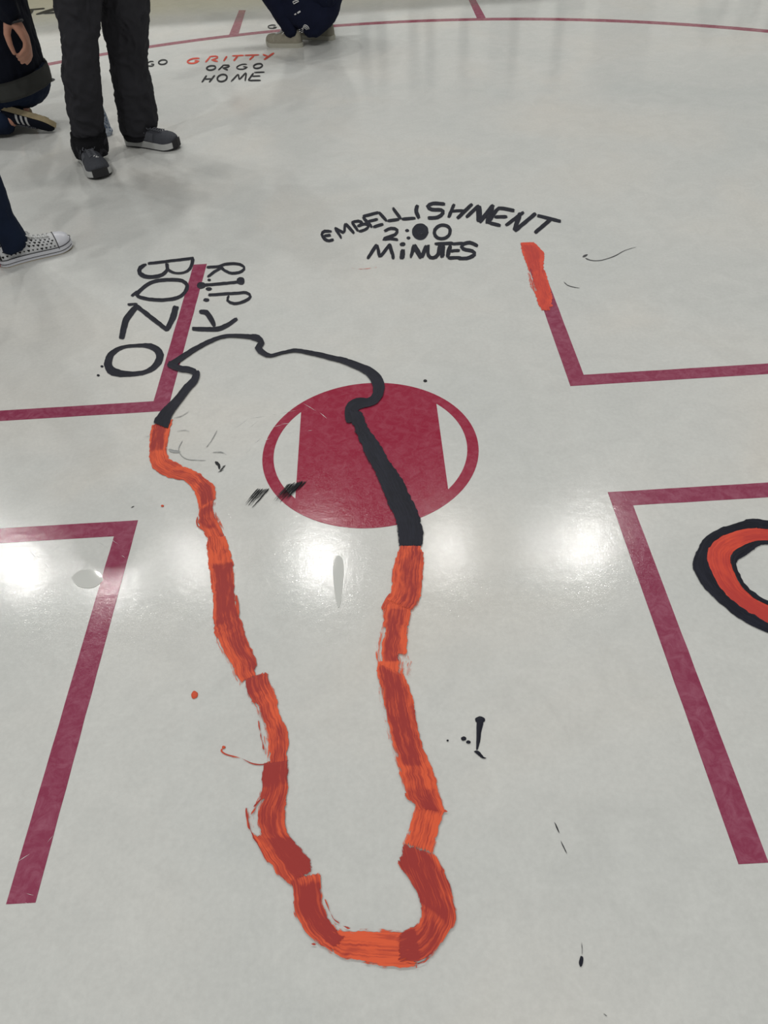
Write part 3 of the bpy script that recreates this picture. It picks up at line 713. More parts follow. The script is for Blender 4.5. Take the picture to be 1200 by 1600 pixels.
# ring logo at the right edge
f = crp(1040, 780, 6.668)
b1 = [(1067, 230), (950, 210), (860, 208), (780, 240), (600, 292), (480, 350), (380, 430), (325, 530), (290, 620), (275, 690), (300, 770), (360, 880), (460, 1000), (600, 1120), (750, 1240), (900, 1330), (1067, 1400), (1250, 1432), (1450, 1400), (1620, 1250), (1700, 1000), (1650, 700), (1500, 450), (1300, 300)]
b2 = [(1067, 325), (950, 310), (860, 312), (740, 340), (600, 390), (510, 450), (462, 505), (440, 560), (438, 640), (465, 720), (500, 800), (545, 890), (620, 980), (710, 1070), (840, 1160), (950, 1225), (1067, 1290), (1250, 1330), (1400, 1300), (1520, 1180), (1580, 980), (1530, 720), (1400, 520), (1230, 390)]
b3 = [(1067, 435), (980, 433), (920, 438), (820, 480), (740, 515), (700, 545), (675, 590), (668, 640), (685, 710), (710, 780), (740, 850), (780, 910), (850, 985), (910, 1035), (970, 1070), (1010, 1090), (1067, 1115), (1200, 1150), (1330, 1120), (1420, 1020), (1440, 880), (1380, 700), (1280, 560), (1170, 460)]
b4 = [(1067, 480), (1010, 482), (970, 495), (900, 545), (840, 590), (790, 620), (750, 645), (742, 680), (752, 740), (775, 790), (800, 850), (835, 895), (880, 940), (930, 980), (975, 1015), (1020, 1040), (1067, 1062), (1180, 1090), (1280, 1060), (1350, 970), (1360, 860), (1310, 720), (1220, 590), (1130, 500)]
RL = empty('painted_ring', G(1200, 900)); tag(RL, 'thick oval ring in navy with orange band, cut by right frame edge', 'drawing')
def ringpart(nm, a, b, mat, z, **k):
    s = Strokes(); a = a + [a[0], a[1]]; b = b + [b[0], b[1]]
    s.ribbon([G(*q) for q in f(a)], [G(*q) for q in f(b)], cols=16, z=z, step=.008, jit=.0018, h=.001, enddry=(0, 0), **k)
    s.build(nm, mat, RL)
def grow(a, c, q): return [(c[0] + (x - c[0]) * q, c[1] + (y - c[1]) * q) for x, y in a]
cc = (1020, 780)
ringpart('orange_band', grow(b2, cc, 1.03), grow(b3, cc, .97), M['red_orange'], .0014, dry=(0, 0), base=.75)
ringpart('navy_band', b1, b2, M['navy'], .0020, dry=(.25, .3), edge_cm=.8)
ringpart('navy_band', b3, b4, M['navy'], .0020, dry=(.5, .3), edge_cm=.6)

# drips, flecks and smears
f = crp(680, 1100, 5)
single('paint_drip', 'dark long drip shaped like an exclamation, right of orange loop', 'paint mark', 'navy',
       [(f([(348, 110), (346, 160), (340, 230), (334, 300), (326, 365)]), [14, 11, 8, 6, 4]), ('b', f([(350, 126)])[0], 7.8, 5.2), (f([(300, 374), (330, 382), (352, 402), (375, 422), (404, 424)]), [2, 6, 5, 3, 1.5], .2)])
single('paint_fleck', 'pair of touching dark paint drops left of the long drip', 'paint mark', 'navy', [('b', f([(222, 273)])[0], 4.3, 3.3), ('b', f([(259, 300)])[0], 3.7, 2.6)])
single('paint_fleck', 'tiny dark paint dot nearest the orange loop, left of the drip', 'paint mark', 'navy', [('b', f([(97, 288)])[0], 1.7, 1.5)])
single('paint_fleck', 'upper of two thin dark slashes at lower right', 'paint mark', 'black', [(f([(927, 924), (948, 965), (969, 1012)]), [1, 2, 1.6], .2)])
single('paint_fleck', 'lower of two thin dark slashes at lower right', 'paint mark', 'black', [(f([(978, 1064), (1003, 1120), (1029, 1172)]), [.8, 1.6, 1.2], .2)])
f = crp(860, 1440, 8.571)
single('paint_drip', 'small dark teardrop with thin tail, near the bottom right', 'paint mark', 'navy', [(f([(414, 262), (424, 370), (420, 470)]), [.6, 1.3, 2.6], .2), ('b', f([(411, 535)])[0], 3.3, 8.2, .12)])
single('paint_fleck', 'faint grey fleck near the bottom right frame edge', 'paint mark', 'smudge', [(f([(708, 1238), (732, 1252), (758, 1270)]), 1.5, .3)])
single('paint_fleck', 'round dark red drop left of the orange loop', 'paint mark', 'orange', [('b', (304, 1086), 5, 6.4, .2)])
single('paint_fleck', 'tiny red drop above the lower left maroon corner', 'paint mark', 'orange', [('b', (254, 791), 2.4, 1.6)])
single('paint_fleck', 'tiny black dash above the lower left maroon corner', 'paint mark', 'black', [([(205, 794), (210, 791)], 1.6)])
single('paint_fleck', 'small black dot above the red spot', 'paint mark', 'black', [('b', (664.5, 595.5), 3, 2)])
f = crp(300, 980, 4.615)
single('paint_drip', 'thin curled red drip thread leading into orange loop', 'paint mark', 'orange', [(f([(222, 876), (212, 893), (240, 917), (300, 934), (355, 946)]), [3, 3, 3, 2.5, 1.2], .4), (f([(345, 942), (400, 968), (440, 988), (512, 992), (585, 958)]), [1, 1.4, 2.4, 1.8, 1.6], .4), ('b', f([(230, 868)])[0], 2.8, 2.4)])
# brush test smears
f = crp(200, 600, 4)
random.seed(11)
def smear(lab, x0, y0, x1, y1, n, ln):
    cl = []
    for i in range(n):
        t = random.random(); q = random.random()
        ax = x0 + (x1 - x0) * t; ay = y0 + (y1 - y0) * t
        dx = -ln * (.35 + .65 * q) * .62; dy = ln * (.35 + .65 * q) * .72
        ox = random.uniform(-3, 3)
        cl.append(([(ax + ox, ay), (ax + ox + dx / 2, ay + dy / 2), (ax + ox + dx, ay + dy)], [.7 + random.random() * 1.1, 1.0, .4], .2, .02))
    single('brush_smear', lab, 'paint mark', 'black', cl)
smear('fan of dry black brush hairs left of the red spot', 404, 764, 419, 764, 20, 44)
smear('fan of dry black brush hairs on the red spot rim', 452, 758, 478, 752, 46, 44)
single('brush_smear', 'small broken black smear between orange stroke and red spot', 'paint mark', 'black',
       [([(336, 722), (342, 727), (343, 734)], [5, 5, 3]), ([(343, 736), (352, 729)], 2, .3), ([(340, 739), (350, 734)], 1.6, .3), ([(346, 731), (354, 727)], 1.2, .3)])
single('brush_smear', 'faint grey smudge curling right of the orange stroke', 'paint mark', 'grey_smear',
       [([(286, 688), (279, 704), (288, 716), (300, 719), (322, 720)], [1.2, 1.6, 1.4, 1.2, .8], .2), ([(262, 702), (272, 706), (284, 706)], [5, 6, 3], .2, .8), ([(330, 708), (345, 707), (356, 712)], [1.4, 3, 1.5], .2, .8), ([(268, 655), (285, 650), (300, 640)], [1.5, 2, 1], .2, .8), ([(275, 675), (290, 673), (298, 676)], [1, 2, 1], .2, .8), ([(322, 700), (330, 690), (340, 672)], 1, .2), ([(226, 683), (238, 682)], [3, 2], .2, .9)])
f = crp(860, 380, 8.571)
single('paint_drip', 'thin grey curved tail with a black head, right of orange patch', 'paint mark', 'smudge', [(f([(430, 188), (462, 172), (500, 155)]), [2.6, 3.4, 2], .4), (f([(465, 200), (530, 230), (650, 237), (780, 205), (880, 165), (1000, 100), (1170, 50)]), [2.2, 1.3, 1.1, 1.1, 1.2, .8, .4], .2)])
single('brush_smear', 'short thin dark arc right of the orange patch', 'paint mark', 'smudge', [(f([(175, 514), (228, 566), (330, 596), (405, 605)]), [.8, 1.3, .9, .4], .2)])
single('brush_smear', 'faint orange smear below the three-line message', 'paint mark', 'red_orange', [([(548, 419), (565, 421), (590, 418)], [.6, .9, .5], .2, .9)])
single('brush_smear', 'dark scuff mark in the middle of the red spot', 'paint mark', 'spot', []) if False else None

# skate scratches
def scratch(lab, lines, wd=.0011):
    bm = bmesh.new()
    for pts in lines:
        P = [G(*q) for q in pts]; n = [max(2, int((P[i + 1] - P[i]).length / .012)) for i in range(len(P) - 1)]
        C = cr_spline(P, n); i = 0
        while i < len(C) - 2:
            ln = random.randint(1, 5); j = min(i + ln, len(C) - 1)
            a, b = C[i], C[j]; d = (b - a).normalized(); pr = Vector((-d.y, d.x, 0)) * wd * random.uniform(.3, .8)
            off = Vector((random.uniform(-.002, .002), random.uniform(-.002, .002), 0))
            v = [bm.verts.new(a + off + Vector((0, 0, .0008))), bm.verts.new((a + b) / 2 + off - pr + Vector((0, 0, .0012))), bm.verts.new(b + off + Vector((0, 0, .0008))), bm.verts.new((a + b) / 2 + off + pr + Vector((0, 0, .0012)))]
            f_ = bm.faces.new(v); f_.normal_update()
            if f_.normal.z < 0: f_.normal_flip()
            i = j + random.randint(0, 3)
    o = from_bm('skate_scratch', bm, M['scratch']); tag(o, lab, 'scratch', 'white skate scratches', kind='stuff')
random.seed(5)
scratch('white skate scratches crossing left rim of the red spot', [[(365, 671), (385, 655), (425, 648), (470, 640)], [(386, 671), (405, 655), (430, 642)], [(383, 708), (402, 690), (412, 682)], [(412, 690), (450, 677), (505, 672)], [(410, 676), (432, 665), (455, 662)], [(475, 630), (500, 645), (512, 655)]])
scratch('white skate scratches inside the lower left glare', [[(46, 860), (62, 880), (75, 898)], [(58, 868), (72, 884), (86, 900)], [(78, 864), (90, 856), (96, 848)], [(150, 845), (175, 860), (200, 875)], [(165, 838), (190, 856), (204, 870)]])
scratch('white skate scratches on the maroon line at lower left', [[(28, 1348), (40, 1340), (56, 1330)], [(42, 1395), (50, 1390), (54, 1398)], [(72, 1318), (78, 1308), (86, 1304)]], .0008)

# smooth melted patches that mirror the dark roof inside the glare
mm, nd, lk, b = nodes('melt_water'); b.inputs['Base Color'].default_value = (.57, .58, .555, 1); b.inputs['Roughness'].default_value = .03; b.inputs['IOR'].default_value = 1.33
M['melt'] = mm
def puddle(lab, pts):
    P = [G(*q) for q in pts]; n = [4] * len(P); C = cr_spline(P + [P[0]], n)[:-1]
    ar = sum(C[k].x * C[k - 1].y - C[k - 1].x * C[k].y for k in range(len(C)))
    if ar > 0: C.reverse()
    bm = bmesh.new(); m_ = len(C); ce = sum(C, Vector()) / m_
    top = [bm.verts.new((p.x, p.y, .0010)) for p in C]; low = [bm.verts.new((p.x, p.y, -.003)) for p in C]; mid = bm.verts.new((ce.x, ce.y, .0010))
    for k in range(m_):
        j = (k + 1) % m_
        bm.faces.new((mid, top[k], top[j])); bm.faces.new((top[j], top[k], low[k], low[j]))
    o = from_bm('melt_patch', bm, M['melt']); tag(o, lab, 'puddle', 'smooth melted patches')
puddle('smooth oval melted patch in glare beside lower left maroon line', [(112, 903), (122, 893), (140, 890), (154, 895), (161, 905), (155, 913), (142, 919), (122, 916)])
puddle('smooth drip-shaped melted patch in the glare under the red spot', [(521, 876), (529, 868), (536, 876), (537, 895), (535, 915), (533, 938), (529, 950), (525, 938), (522, 915), (520, 895)])

# ================================================================== people
M['skin'] = simple('skin', (.46, .23, .16), .5, .12, 25, .2, spec=.4)
M['hair'] = simple('dark_hair', (.03, .02, .015), .6, .3, 120, .6)
M['charcoal'] = simple('charcoal_trousers', (.030, .030, .035), .9, .25, 9, .35, spec=.15, bscale=900)
M['navycloth'] = simple('navy_cloth', (.009, .012, .030), .9, .2, 12, .35, spec=.15, bscale=900)
M['jeans'] = simple('dark_jeans', (.010, .017, .038), .9, .2, 12, .4, spec=.15, bscale=900)
M['blackcloth'] = simple('black_navy_knit', (.006, .0075, .014), .95, .2, 12, .35, spec=.15, bscale=700)
M['greycloth'] = simple('grey_shirt', (.075, .078, .074), .85, .15, 20, .35, bscale=900)
M['sole_white'] = simple('white_midsole', (.50, .51, .50), .5, .08, 40, .1)
M['sole_black'] = simple('black_rubber', (.012, .012, .014), .6, .2, 60, .3)
M['gum'] = simple('gum_rubber_sole', (.36, .29, .17), .6, .2, 60, .9, bscale=260)
M['suede'] = simple('beige_suede', (.30, .28, .22), .9, .15, 60, .5)
M['cream'] = simple('cream_rubber', (.46, .45, .38), .6, .1, 50, .1)
M['shoe_dark'] = simple('charcoal_mesh', (.050, .054, .066), .8, .25, 150, .6, bscale=700)
M['lace_dark'] = simple('dark_laces', (.085, .09, .105), .8, .2, 200, .3)
M['lace_white'] = simple('white_laces', (.62, .63, .62), .8, .1, 200, .3)
M['white_print'] = simple('white_print', (.75, .75, .75), .4, .03, 50, 0)
M['canvas_w'] = simple('white_canvas', (.62, .63, .64), .85, .06, 100, .4, bscale=900)
M['rubber_w'] = simple('white_rubber', (.66, .67, .72), .35, .04, 30, .05)
M['red_patch'] = simple('red_heel_patch', (.55, .10, .10), .5, .1, 30, .05)

def halfwidth(t, w):
    """sole outline, t 0 heel .. 1 toe"""
    if t < .12: return w * .68 * math.sqrt(max(0, 1 - ((.12 - t) / .12) ** 2))
    if t > .78: return w * math.sqrt(max(0, 1 - ((t - .78) / .22) ** 2))
    q = (t - .12) / .66
    return w * (.68 - .06 * math.sin(q * math.pi) * (1 if q < .5 else 1) + .32 * (q * q * (3 - 2 * q)))
def sole_mesh(L, w, z0, z1, grow=1.0, heel=0, rise=.012, t0=0, t1=1, n=36):
    bm = bmesh.new(); R = []
    for i in range(n + 1):
        t = t0 + (t1 - t0) * i / n; te = min(max(t, .004), .996)
        h = halfwidth(te, w) * grow; bend = .006 * math.sin(t * math.pi)
        up = rise * max(0, (t - .75) / .25) ** 2
        x = (t - .5) * L * (1 + (grow - 1) * .4); zt = z1 + heel * (1 - t) ** 1.5
        R.append([bm.verts.new((x, -h + bend, z0 + up)), bm.verts.new((x, h + bend, z0 + up)), bm.verts.new((x, h * .98 + bend, zt + up)), bm.verts.new((x, -h * .98 + bend, zt + up))])
    for a, b in zip(R, R[1:]):
        for k in range(4): bm.faces.new((a[k], a[(k + 1) % 4], b[(k + 1) % 4], b[k]))
    bm.faces.new(R[0]); bm.faces.new(list(reversed(R[-1])))
    bmesh.ops.recalc_face_normals(bm, faces=bm.faces)
    return bm
def top_h(t, H, toe):
    """height of the upper above the sole, heel to toe"""
    if t < .30: return H * (.86 + .14 * min(1, t / .1))
    if t < .72: 
        q = (t - .30) / .42; return H + (toe * 1.02 - H) * (q * q * (3 - 2 * q)) ** .85
    q = (t - .72) / .28
    return toe * math.sqrt(max(0, 1 - q ** 2.6)) * 1.02
def upper_pt(t, s, L, w, zs, H, toe, off=0, heel=0, rise=.012):
    """s -1..1 over the arch of the upper"""
    te = min(max(t, .012), .985); h = halfwidth(te, w) * .965 + off; bend = .006 * math.sin(t * math.pi)
    up = rise * max(0, (t - .75) / .25) ** 2
    hh = top_h(te, H, toe) + off
    ang = s * math.pi / 2; c = math.cos(ang); sn = math.sin(ang)
    y = h * math.copysign(abs(sn) ** .75, sn) * (1 - .42 * (abs(c) ** 1.5) * min(1, hh / (H * .8)))
    z = hh * abs(c) ** .62
    return Vector(((te - .5) * L, y + bend, zs + heel * (1 - t) ** 1.5 + up + z))
def upper_mesh(L, w, zs, H, toe, heel=0, t0=0.0, t1=1.0, off=0, n=40, m=22, s0=-1, s1=1):
    bm = bmesh.new(); R = []
    for i in range(n + 1):
        t = t0 + (t1 - t0) * i / n
        R.append([bm.verts.new(upper_pt(t, s0 + (s1 - s0) * k / m, L, w, zs, H, toe, off, heel)) for k in range(m + 1)])
    for a, b in zip(R, R[1:]):
        for k in range(m): bm.faces.new((a[k], a[k + 1], b[k + 1], b[k]))
    if s0 == -1 and s1 == 1 and off == 0:
        bm.faces.new(R[0]); bm.faces.new(list(reversed(R[-1])))
    bmesh.ops.recalc_face_normals(bm, faces=bm.faces)
    return bm

def place(parts, mat4):
    for o in parts: o.data.transform(mat4)
def shoe(owner, kind, heel_p, toe_p, roll=0, up=None, lab=None):
    """shoe part of a person: heel and toe points on the ground -> 'shoe' > sole, laces ..."""
    heel_p = Vector(heel_p); toe_p = Vector(toe_p); L = (toe_p - heel_p).length; w = L * .175
    fx = (toe_p - heel_p).normalized(); upv = Vector(up) if up else Vector((0, 0, 1))
    fy = upv.cross(fx).normalized(); fz = fx.cross(fy)
    base = Matrix.Translation(-owner.location)
    mt = base @ Matrix.Translation((heel_p + toe_p) / 2) @ Matrix((fx, fy, fz)).transposed().to_4x4()
    P = []
    def add(nm, bm, mat, par, smooth=True, label=None):
        o = from_bm(nm, bm, mat, par, smooth); P.append(o)
        if label: o['label'] = label
        return o
    def laces(par, mat, zs, H, toe, heel, t0, t1, n, r, bow=True):
        bm = bmesh.new()
        for i in range(n):
            t = t0 + (t1 - t0) * i / (n - 1)
            for sg in (-1, 1):
                pts = [upper_pt(t + (.035 if k > 3 else .0) * (k - 3) / 3, sg * (-.30 + .1 * k), L, w, zs, H, toe, r * .9, heel) for k in range(7)]
                add_tube(bm, pts, r, 8)
        if bow:
            c = upper_pt(t0 - .01, 0, L, w, zs, H, toe, .004, heel)
            for sg in (-1, 1):
                add_tube(bm, [c, c + Vector((.012, sg * .016, .006)), c + Vector((.03, sg * .03, -.004)), c + Vector((.036, sg * .022, -.010)), c + Vector((.015, sg * .008, 0)), c], r, 8)
                add_tube(bm, [c, c + Vector((.008, sg * .02, .004)), c + Vector((.004, sg * .036, -.012)), c + Vector((.016, sg * .042, -.022))], r * .9, 8)
        return add('laces', bm, mat, par)
    if kind == 'runner':
        zs, H, toe, heel = .030, .062, .048, .010
        up_ = add('shoe', upper_mesh(L, w, zs, H, toe, heel), M['shoe_dark'], owner, label=lab)
        add('sole', sole_mesh(L, w, .006, zs + .002, 1.06, heel), M['sole_white'], up_, False, 'pale grey sculpted midsole')
        add('outsole', sole_mesh(L, w, 0, .007, 1.03), M['sole_black'], up_, False)
        add('toe_guard', sole_mesh(L, w, .003, zs + .010, 1.10, heel, t0=.955, t1=1, n=14), M['sole_black'], up_, False)
        laces(up_, M['lace_dark'], zs, H, toe, heel, .44, .72, 7, .0026)
        bm = bmesh.new()
        for (ta, sa), (tb, sb) in [((.74, .28), (.80, .10)), ((.80, .10), (.79, .34)), ((.76, .0), (.72, .22))]:
            add_tube(bm, [upper_pt(ta, sa, L, w, zs, H, toe, .001, heel), upper_pt((ta + tb) / 2, (sa + sb) / 2, L, w, zs, H, toe, .001, heel), upper_pt(tb, sb, L, w, zs, H, toe, .001, heel)], .0018, 6)
        add('emblem', bm, M['white_print'], up_)
        for s0, s1 in ((-.98, -.55), (.55, .98)):
            add('side_panel', upper_mesh(L, w, zs, H, toe, heel, .30, .62, .0012, 14, 8, s0, s1), M['lace_dark'], up_)
    elif kind == 'striped':
        zs, H, toe, heel = .022, .055, .044, .004
        up_ = add('shoe', upper_mesh(L, w, zs, H, toe, heel), M['blackcloth'], owner, label=lab)
        so = add('sole', sole_mesh(L, w, 0, zs + .004, 1.05, heel), M['gum'], up_, False, 'tan gum rubber sole')
        bm = bmesh.new()
        for i in range(10):
            t = .16 + i * .075
            for k in range(-3, 4):
                y = k * .012
                if abs(y) < halfwidth(t, w) - .01: add_box(bm, ((t - .5) * L, y, -.0005), (.011, .007, .003), Matrix.Rotation(.5 * (-1) ** i, 3, 'Z'))
        add('tread', bm, M['gum'], so, False)
        for k in range(3):
            for sg in (-1, 1):
                bm = bmesh.new(); ta = .34 + k * .085
                A = [upper_pt(ta + .055 * q / 6, sg * (.98 - .55 * q / 6), L, w, zs, H, toe, .0016, heel) for q in range(7)]
                B = [upper_pt(ta + .040 + .055 * q / 6, sg * (.98 - .55 * q / 6), L, w, zs, H, toe, .0016, heel) for q in range(7)]
                va = [bm.verts.new(p) for p in A]; vb = [bm.verts.new(p) for p in B]
                for q in range(6): bm.faces.new((va[q], va[q + 1], vb[q + 1], vb[q]))
                r = bmesh.ops.solidify(bm, geom=bm.faces[:], thickness=.001)
                add('stripe', bm, M['white_print'], up_, False)
        add('heel_tab', upper_mesh(L, w, zs, H, toe, heel, .0, .10, .0018, 6, 22, -1, 1), M['white_print'], up_)
        laces(up_, M['lace_dark'], zs, H, toe, heel, .42, .66, 5, .0026, False)
    elif kind == 'suede':
        zs, H, toe, heel = .021, .080, .050, .002
        up_ = add('shoe', upper_mesh(L, w, zs, H, toe, heel), M['suede'], owner, label=lab)
        add('sole', sole_mesh(L, w, 0, zs + .003, 1.06, heel), M['cream'], up_, False, 'off-white flat rubber sole')
        laces(up_, M['lace_white'], zs, H, toe, heel, .40, .64, 5, .0028)
        bm = bmesh.new(); add_tube(bm, [upper_pt(.70 + .03 * math.cos(k * .5), -1 + 2 * k / 16 if k else -.98, L, w, zs, H, toe, .0006, heel) for k in range(17)], .0014, 6); add('seam', bm, M['cream'], up_)
    elif kind == 'canvas':
        zs, H, toe, heel = .026, .066, .040, .0
        up_ = add('shoe', upper_mesh(L, w, zs, H, toe, heel), M['canvas_w'], owner, label=lab)
        add('sole', sole_mesh(L, w, .003, zs + .004, 1.07, heel, rise=.008), M['rubber_w'], up_, False, 'thick white rubber sole')
        add('outsole', sole_mesh(L, w, 0, .0035, 1.05, rise=.008), M['gum'], up_, False)
        for zz, r in ((zs + .004, .0016), (zs - .013, .0011)):
            bm = bmesh.new(); pts = []
            for k in range(61):
                a = k / 60; t = a * 2 if a <= .5 else 2 - a * 2; sg = 1 if a <= .5 else -1
                te = min(max(t, .004), .996); h = halfwidth(te, w) * 1.075; 
                pts.append(Vector(((t - .5) * L * 1.035, sg * h + .006 * math.sin(t * math.pi), zz + .008 * max(0, (t - .75) / .25) ** 2)))
            add_tube(bm, pts, r, 6); add('black_pinstripe', bm, M['sole_black'], up_)
        add('toe_cap', upper_mesh(L, w, zs - .004, H, toe + .003, heel, .80, 1.0, .0028, 14, 22), M['rubber_w'], up_)
        bm = bmesh.new(); add_tube(bm, [upper_pt(.80 + .0 * k, -1 + 2 * k / 20, L, w, zs - .004, H, toe + .003, .0035, heel) for k in range(21)], .0018, 6); add('toe_line', bm, M['sole_black'], up_)
        laces(up_, M['lace_white'], zs, H, toe, heel, .40, .70, 6, .003)
        add('heel_strip', upper_mesh(L, w, zs, H, toe, heel, .0, .035, .0016, 5, 22, -1, 1), M['sole_black'], up_)
        bm = bmesh.new(); add_box(bm, (-.5 * L * 1.045, 0, .018), (.006, .026, .022)); add('heel_patch', bm, M['red_patch'], up_, False)
        bm = bmesh.new(); random.seed(3)
        for sg in (-1, 1):                                  # tiny printed hearts in rows on the canvas
            for i in range(13):
                for j in range(4):
                    t = .06 + i * .058 + (j % 2) * .028; sv = sg * (.93 - j * .16)
                    if t > .76 or (t > .38 and abs(sv) < .42): continue
                    c = upper_pt(t, sv, L, w, zs, H, toe, .0008, heel)
                    tx = (upper_pt(t + .01, sv, L, w, zs, H, toe, .0008, heel) - c).normalized()
                    ty = (upper_pt(t, sv - sg * .02, L, w, zs, H, toe, .0008, heel) - c).normalized()
                    r = .0054 * random.choice((1, .85, .65)); V_ = []
                    for k in range(16):
                        a = 2 * math.pi * k / 16
                        hx = 16 * math.sin(a) ** 3 / 16; hy = (13 * math.cos(a) - 5 * math.cos(2 * a) - 2 * math.cos(3 * a) - math.cos(4 * a)) / 16
                        V_.append(bm.verts.new(c + tx * hx * r + ty * hy * r))
                    bm.faces.new(V_)
        bmesh.ops.solidify(bm, geom=bm.faces[:], thickness=.0006)
        add('printed_hearts', bm, M['sole_black'], up_, False, 'small dark hearts printed on the canvas')
    for o in P: o.data.transform(mt)
    return up_

def head_shapes(bm, c, fwd, up=Vector((0, 0, 1)), s=1.0):
    """head with brow, nose, mouth, chin and ears; c = centre of the skull"""
    x = Vector(fwd).normalized(); y = up.cross(x).normalized(); z = x.cross(y); R = Matrix((x, y, z)).transposed()
    P = lambda a, b, d: c + R @ Vector((a, b, d)) * s
    add_ball(bm, P(-.008, 0, .03), .085 * s, (1.12, .92, 1.05), R)
    add_ball(bm, P(.022, 0, -.045), .060 * s, (1.0, .95, 1.15), R)
    add_ball(bm, P(.060, 0, -.092), .026 * s, (1, 1.15, .8), R)
    add_tube(bm, [P(.083, 0, .015), P(.098, 0, -.012), P(.108, 0, -.033)], [.008 * s, .011 * s, .014 * s], 12)
    add_ball(bm, P(.097, 0, -.034), .016 * s, (.9, 1.15, .8), R)
    add_ball(bm, P(.080, 0, .028), .022 * s, (.8, 2.4, .5), R)
    for sg in (-1, 1):
        add_ball(bm, P(.080, sg * .031, .006), .012 * s, (.7, 1.2, .8), R)
        add_ball(bm, P(-.002, sg * .080, -.008), .028 * s, (.6, .3, 1.05), R)
        add_ball(bm, P(.055, sg * .038, -.035), .026 * s, (1, .9, 1), R)
    for dz, r in ((-.060, .011), (-.073, .012)):
        add_ball(bm, P(.082, 0, dz), r * s, (.8, 2.1, .55), R)
    return R, P
def hand_shapes(bm, wrist, d, side, curl=.5, s=1.0):
    """relaxed hand hanging along d; side = direction of the thumb"""
    d = Vector(d).normalized(); side = Vector(side); side = (side - d * side.dot(d)).normalized(); pn = d.cross(side)
    Q = lambda a, b, c: wrist + (d * a + side * b + pn * c) * s
    limb(bm, [Q(-.01, 0, 0), Q(.02, .004, 0)], [.026 * s, .027 * s])
    for b in (.027, .009, -.009, -.026):
        limb(bm, [Q(.015, b * .6, 0), Q(.088, b, -.002)], [.017 * s, .0125 * s])
    for b, l in ((.030, .072), (.010, .080), (-.010, .075), (-.029, .058)):
        p = Q(.088, b, 0); a = curl * .5; pts = [p]; r = [.0105 * s]
        for q, fr in enumerate((.45, .32, .23)):
            v = d * math.cos(a) + pn * math.sin(a); p = p + v * l * fr * s; pts.append(p); r.append((.0095, .0088, .0075)[q] * s); a += curl
        limb(bm, pts, r)
    limb(bm, [Q(.018, .022, .006), Q(.050, .050, .014), Q(.078, .058, .022), Q(.102, .056, .028)], [.017 * s, .0135 * s, .0115 * s, .009 * s])

def hair_cap(owner, P, R, s=1.0):
    bm = bmesh.new(); add_ball(bm, P(-.020, 0, .042), .092 * s, (1.08, .95, 1.02), R); add_ball(bm, P(-.055, 0, -.01), .07 * s, (.8, 1.0, 1.1), R)
    fuse('hair', bm, .007, M['hair'], owner, 2, wrinkle=.002, wscale=60)

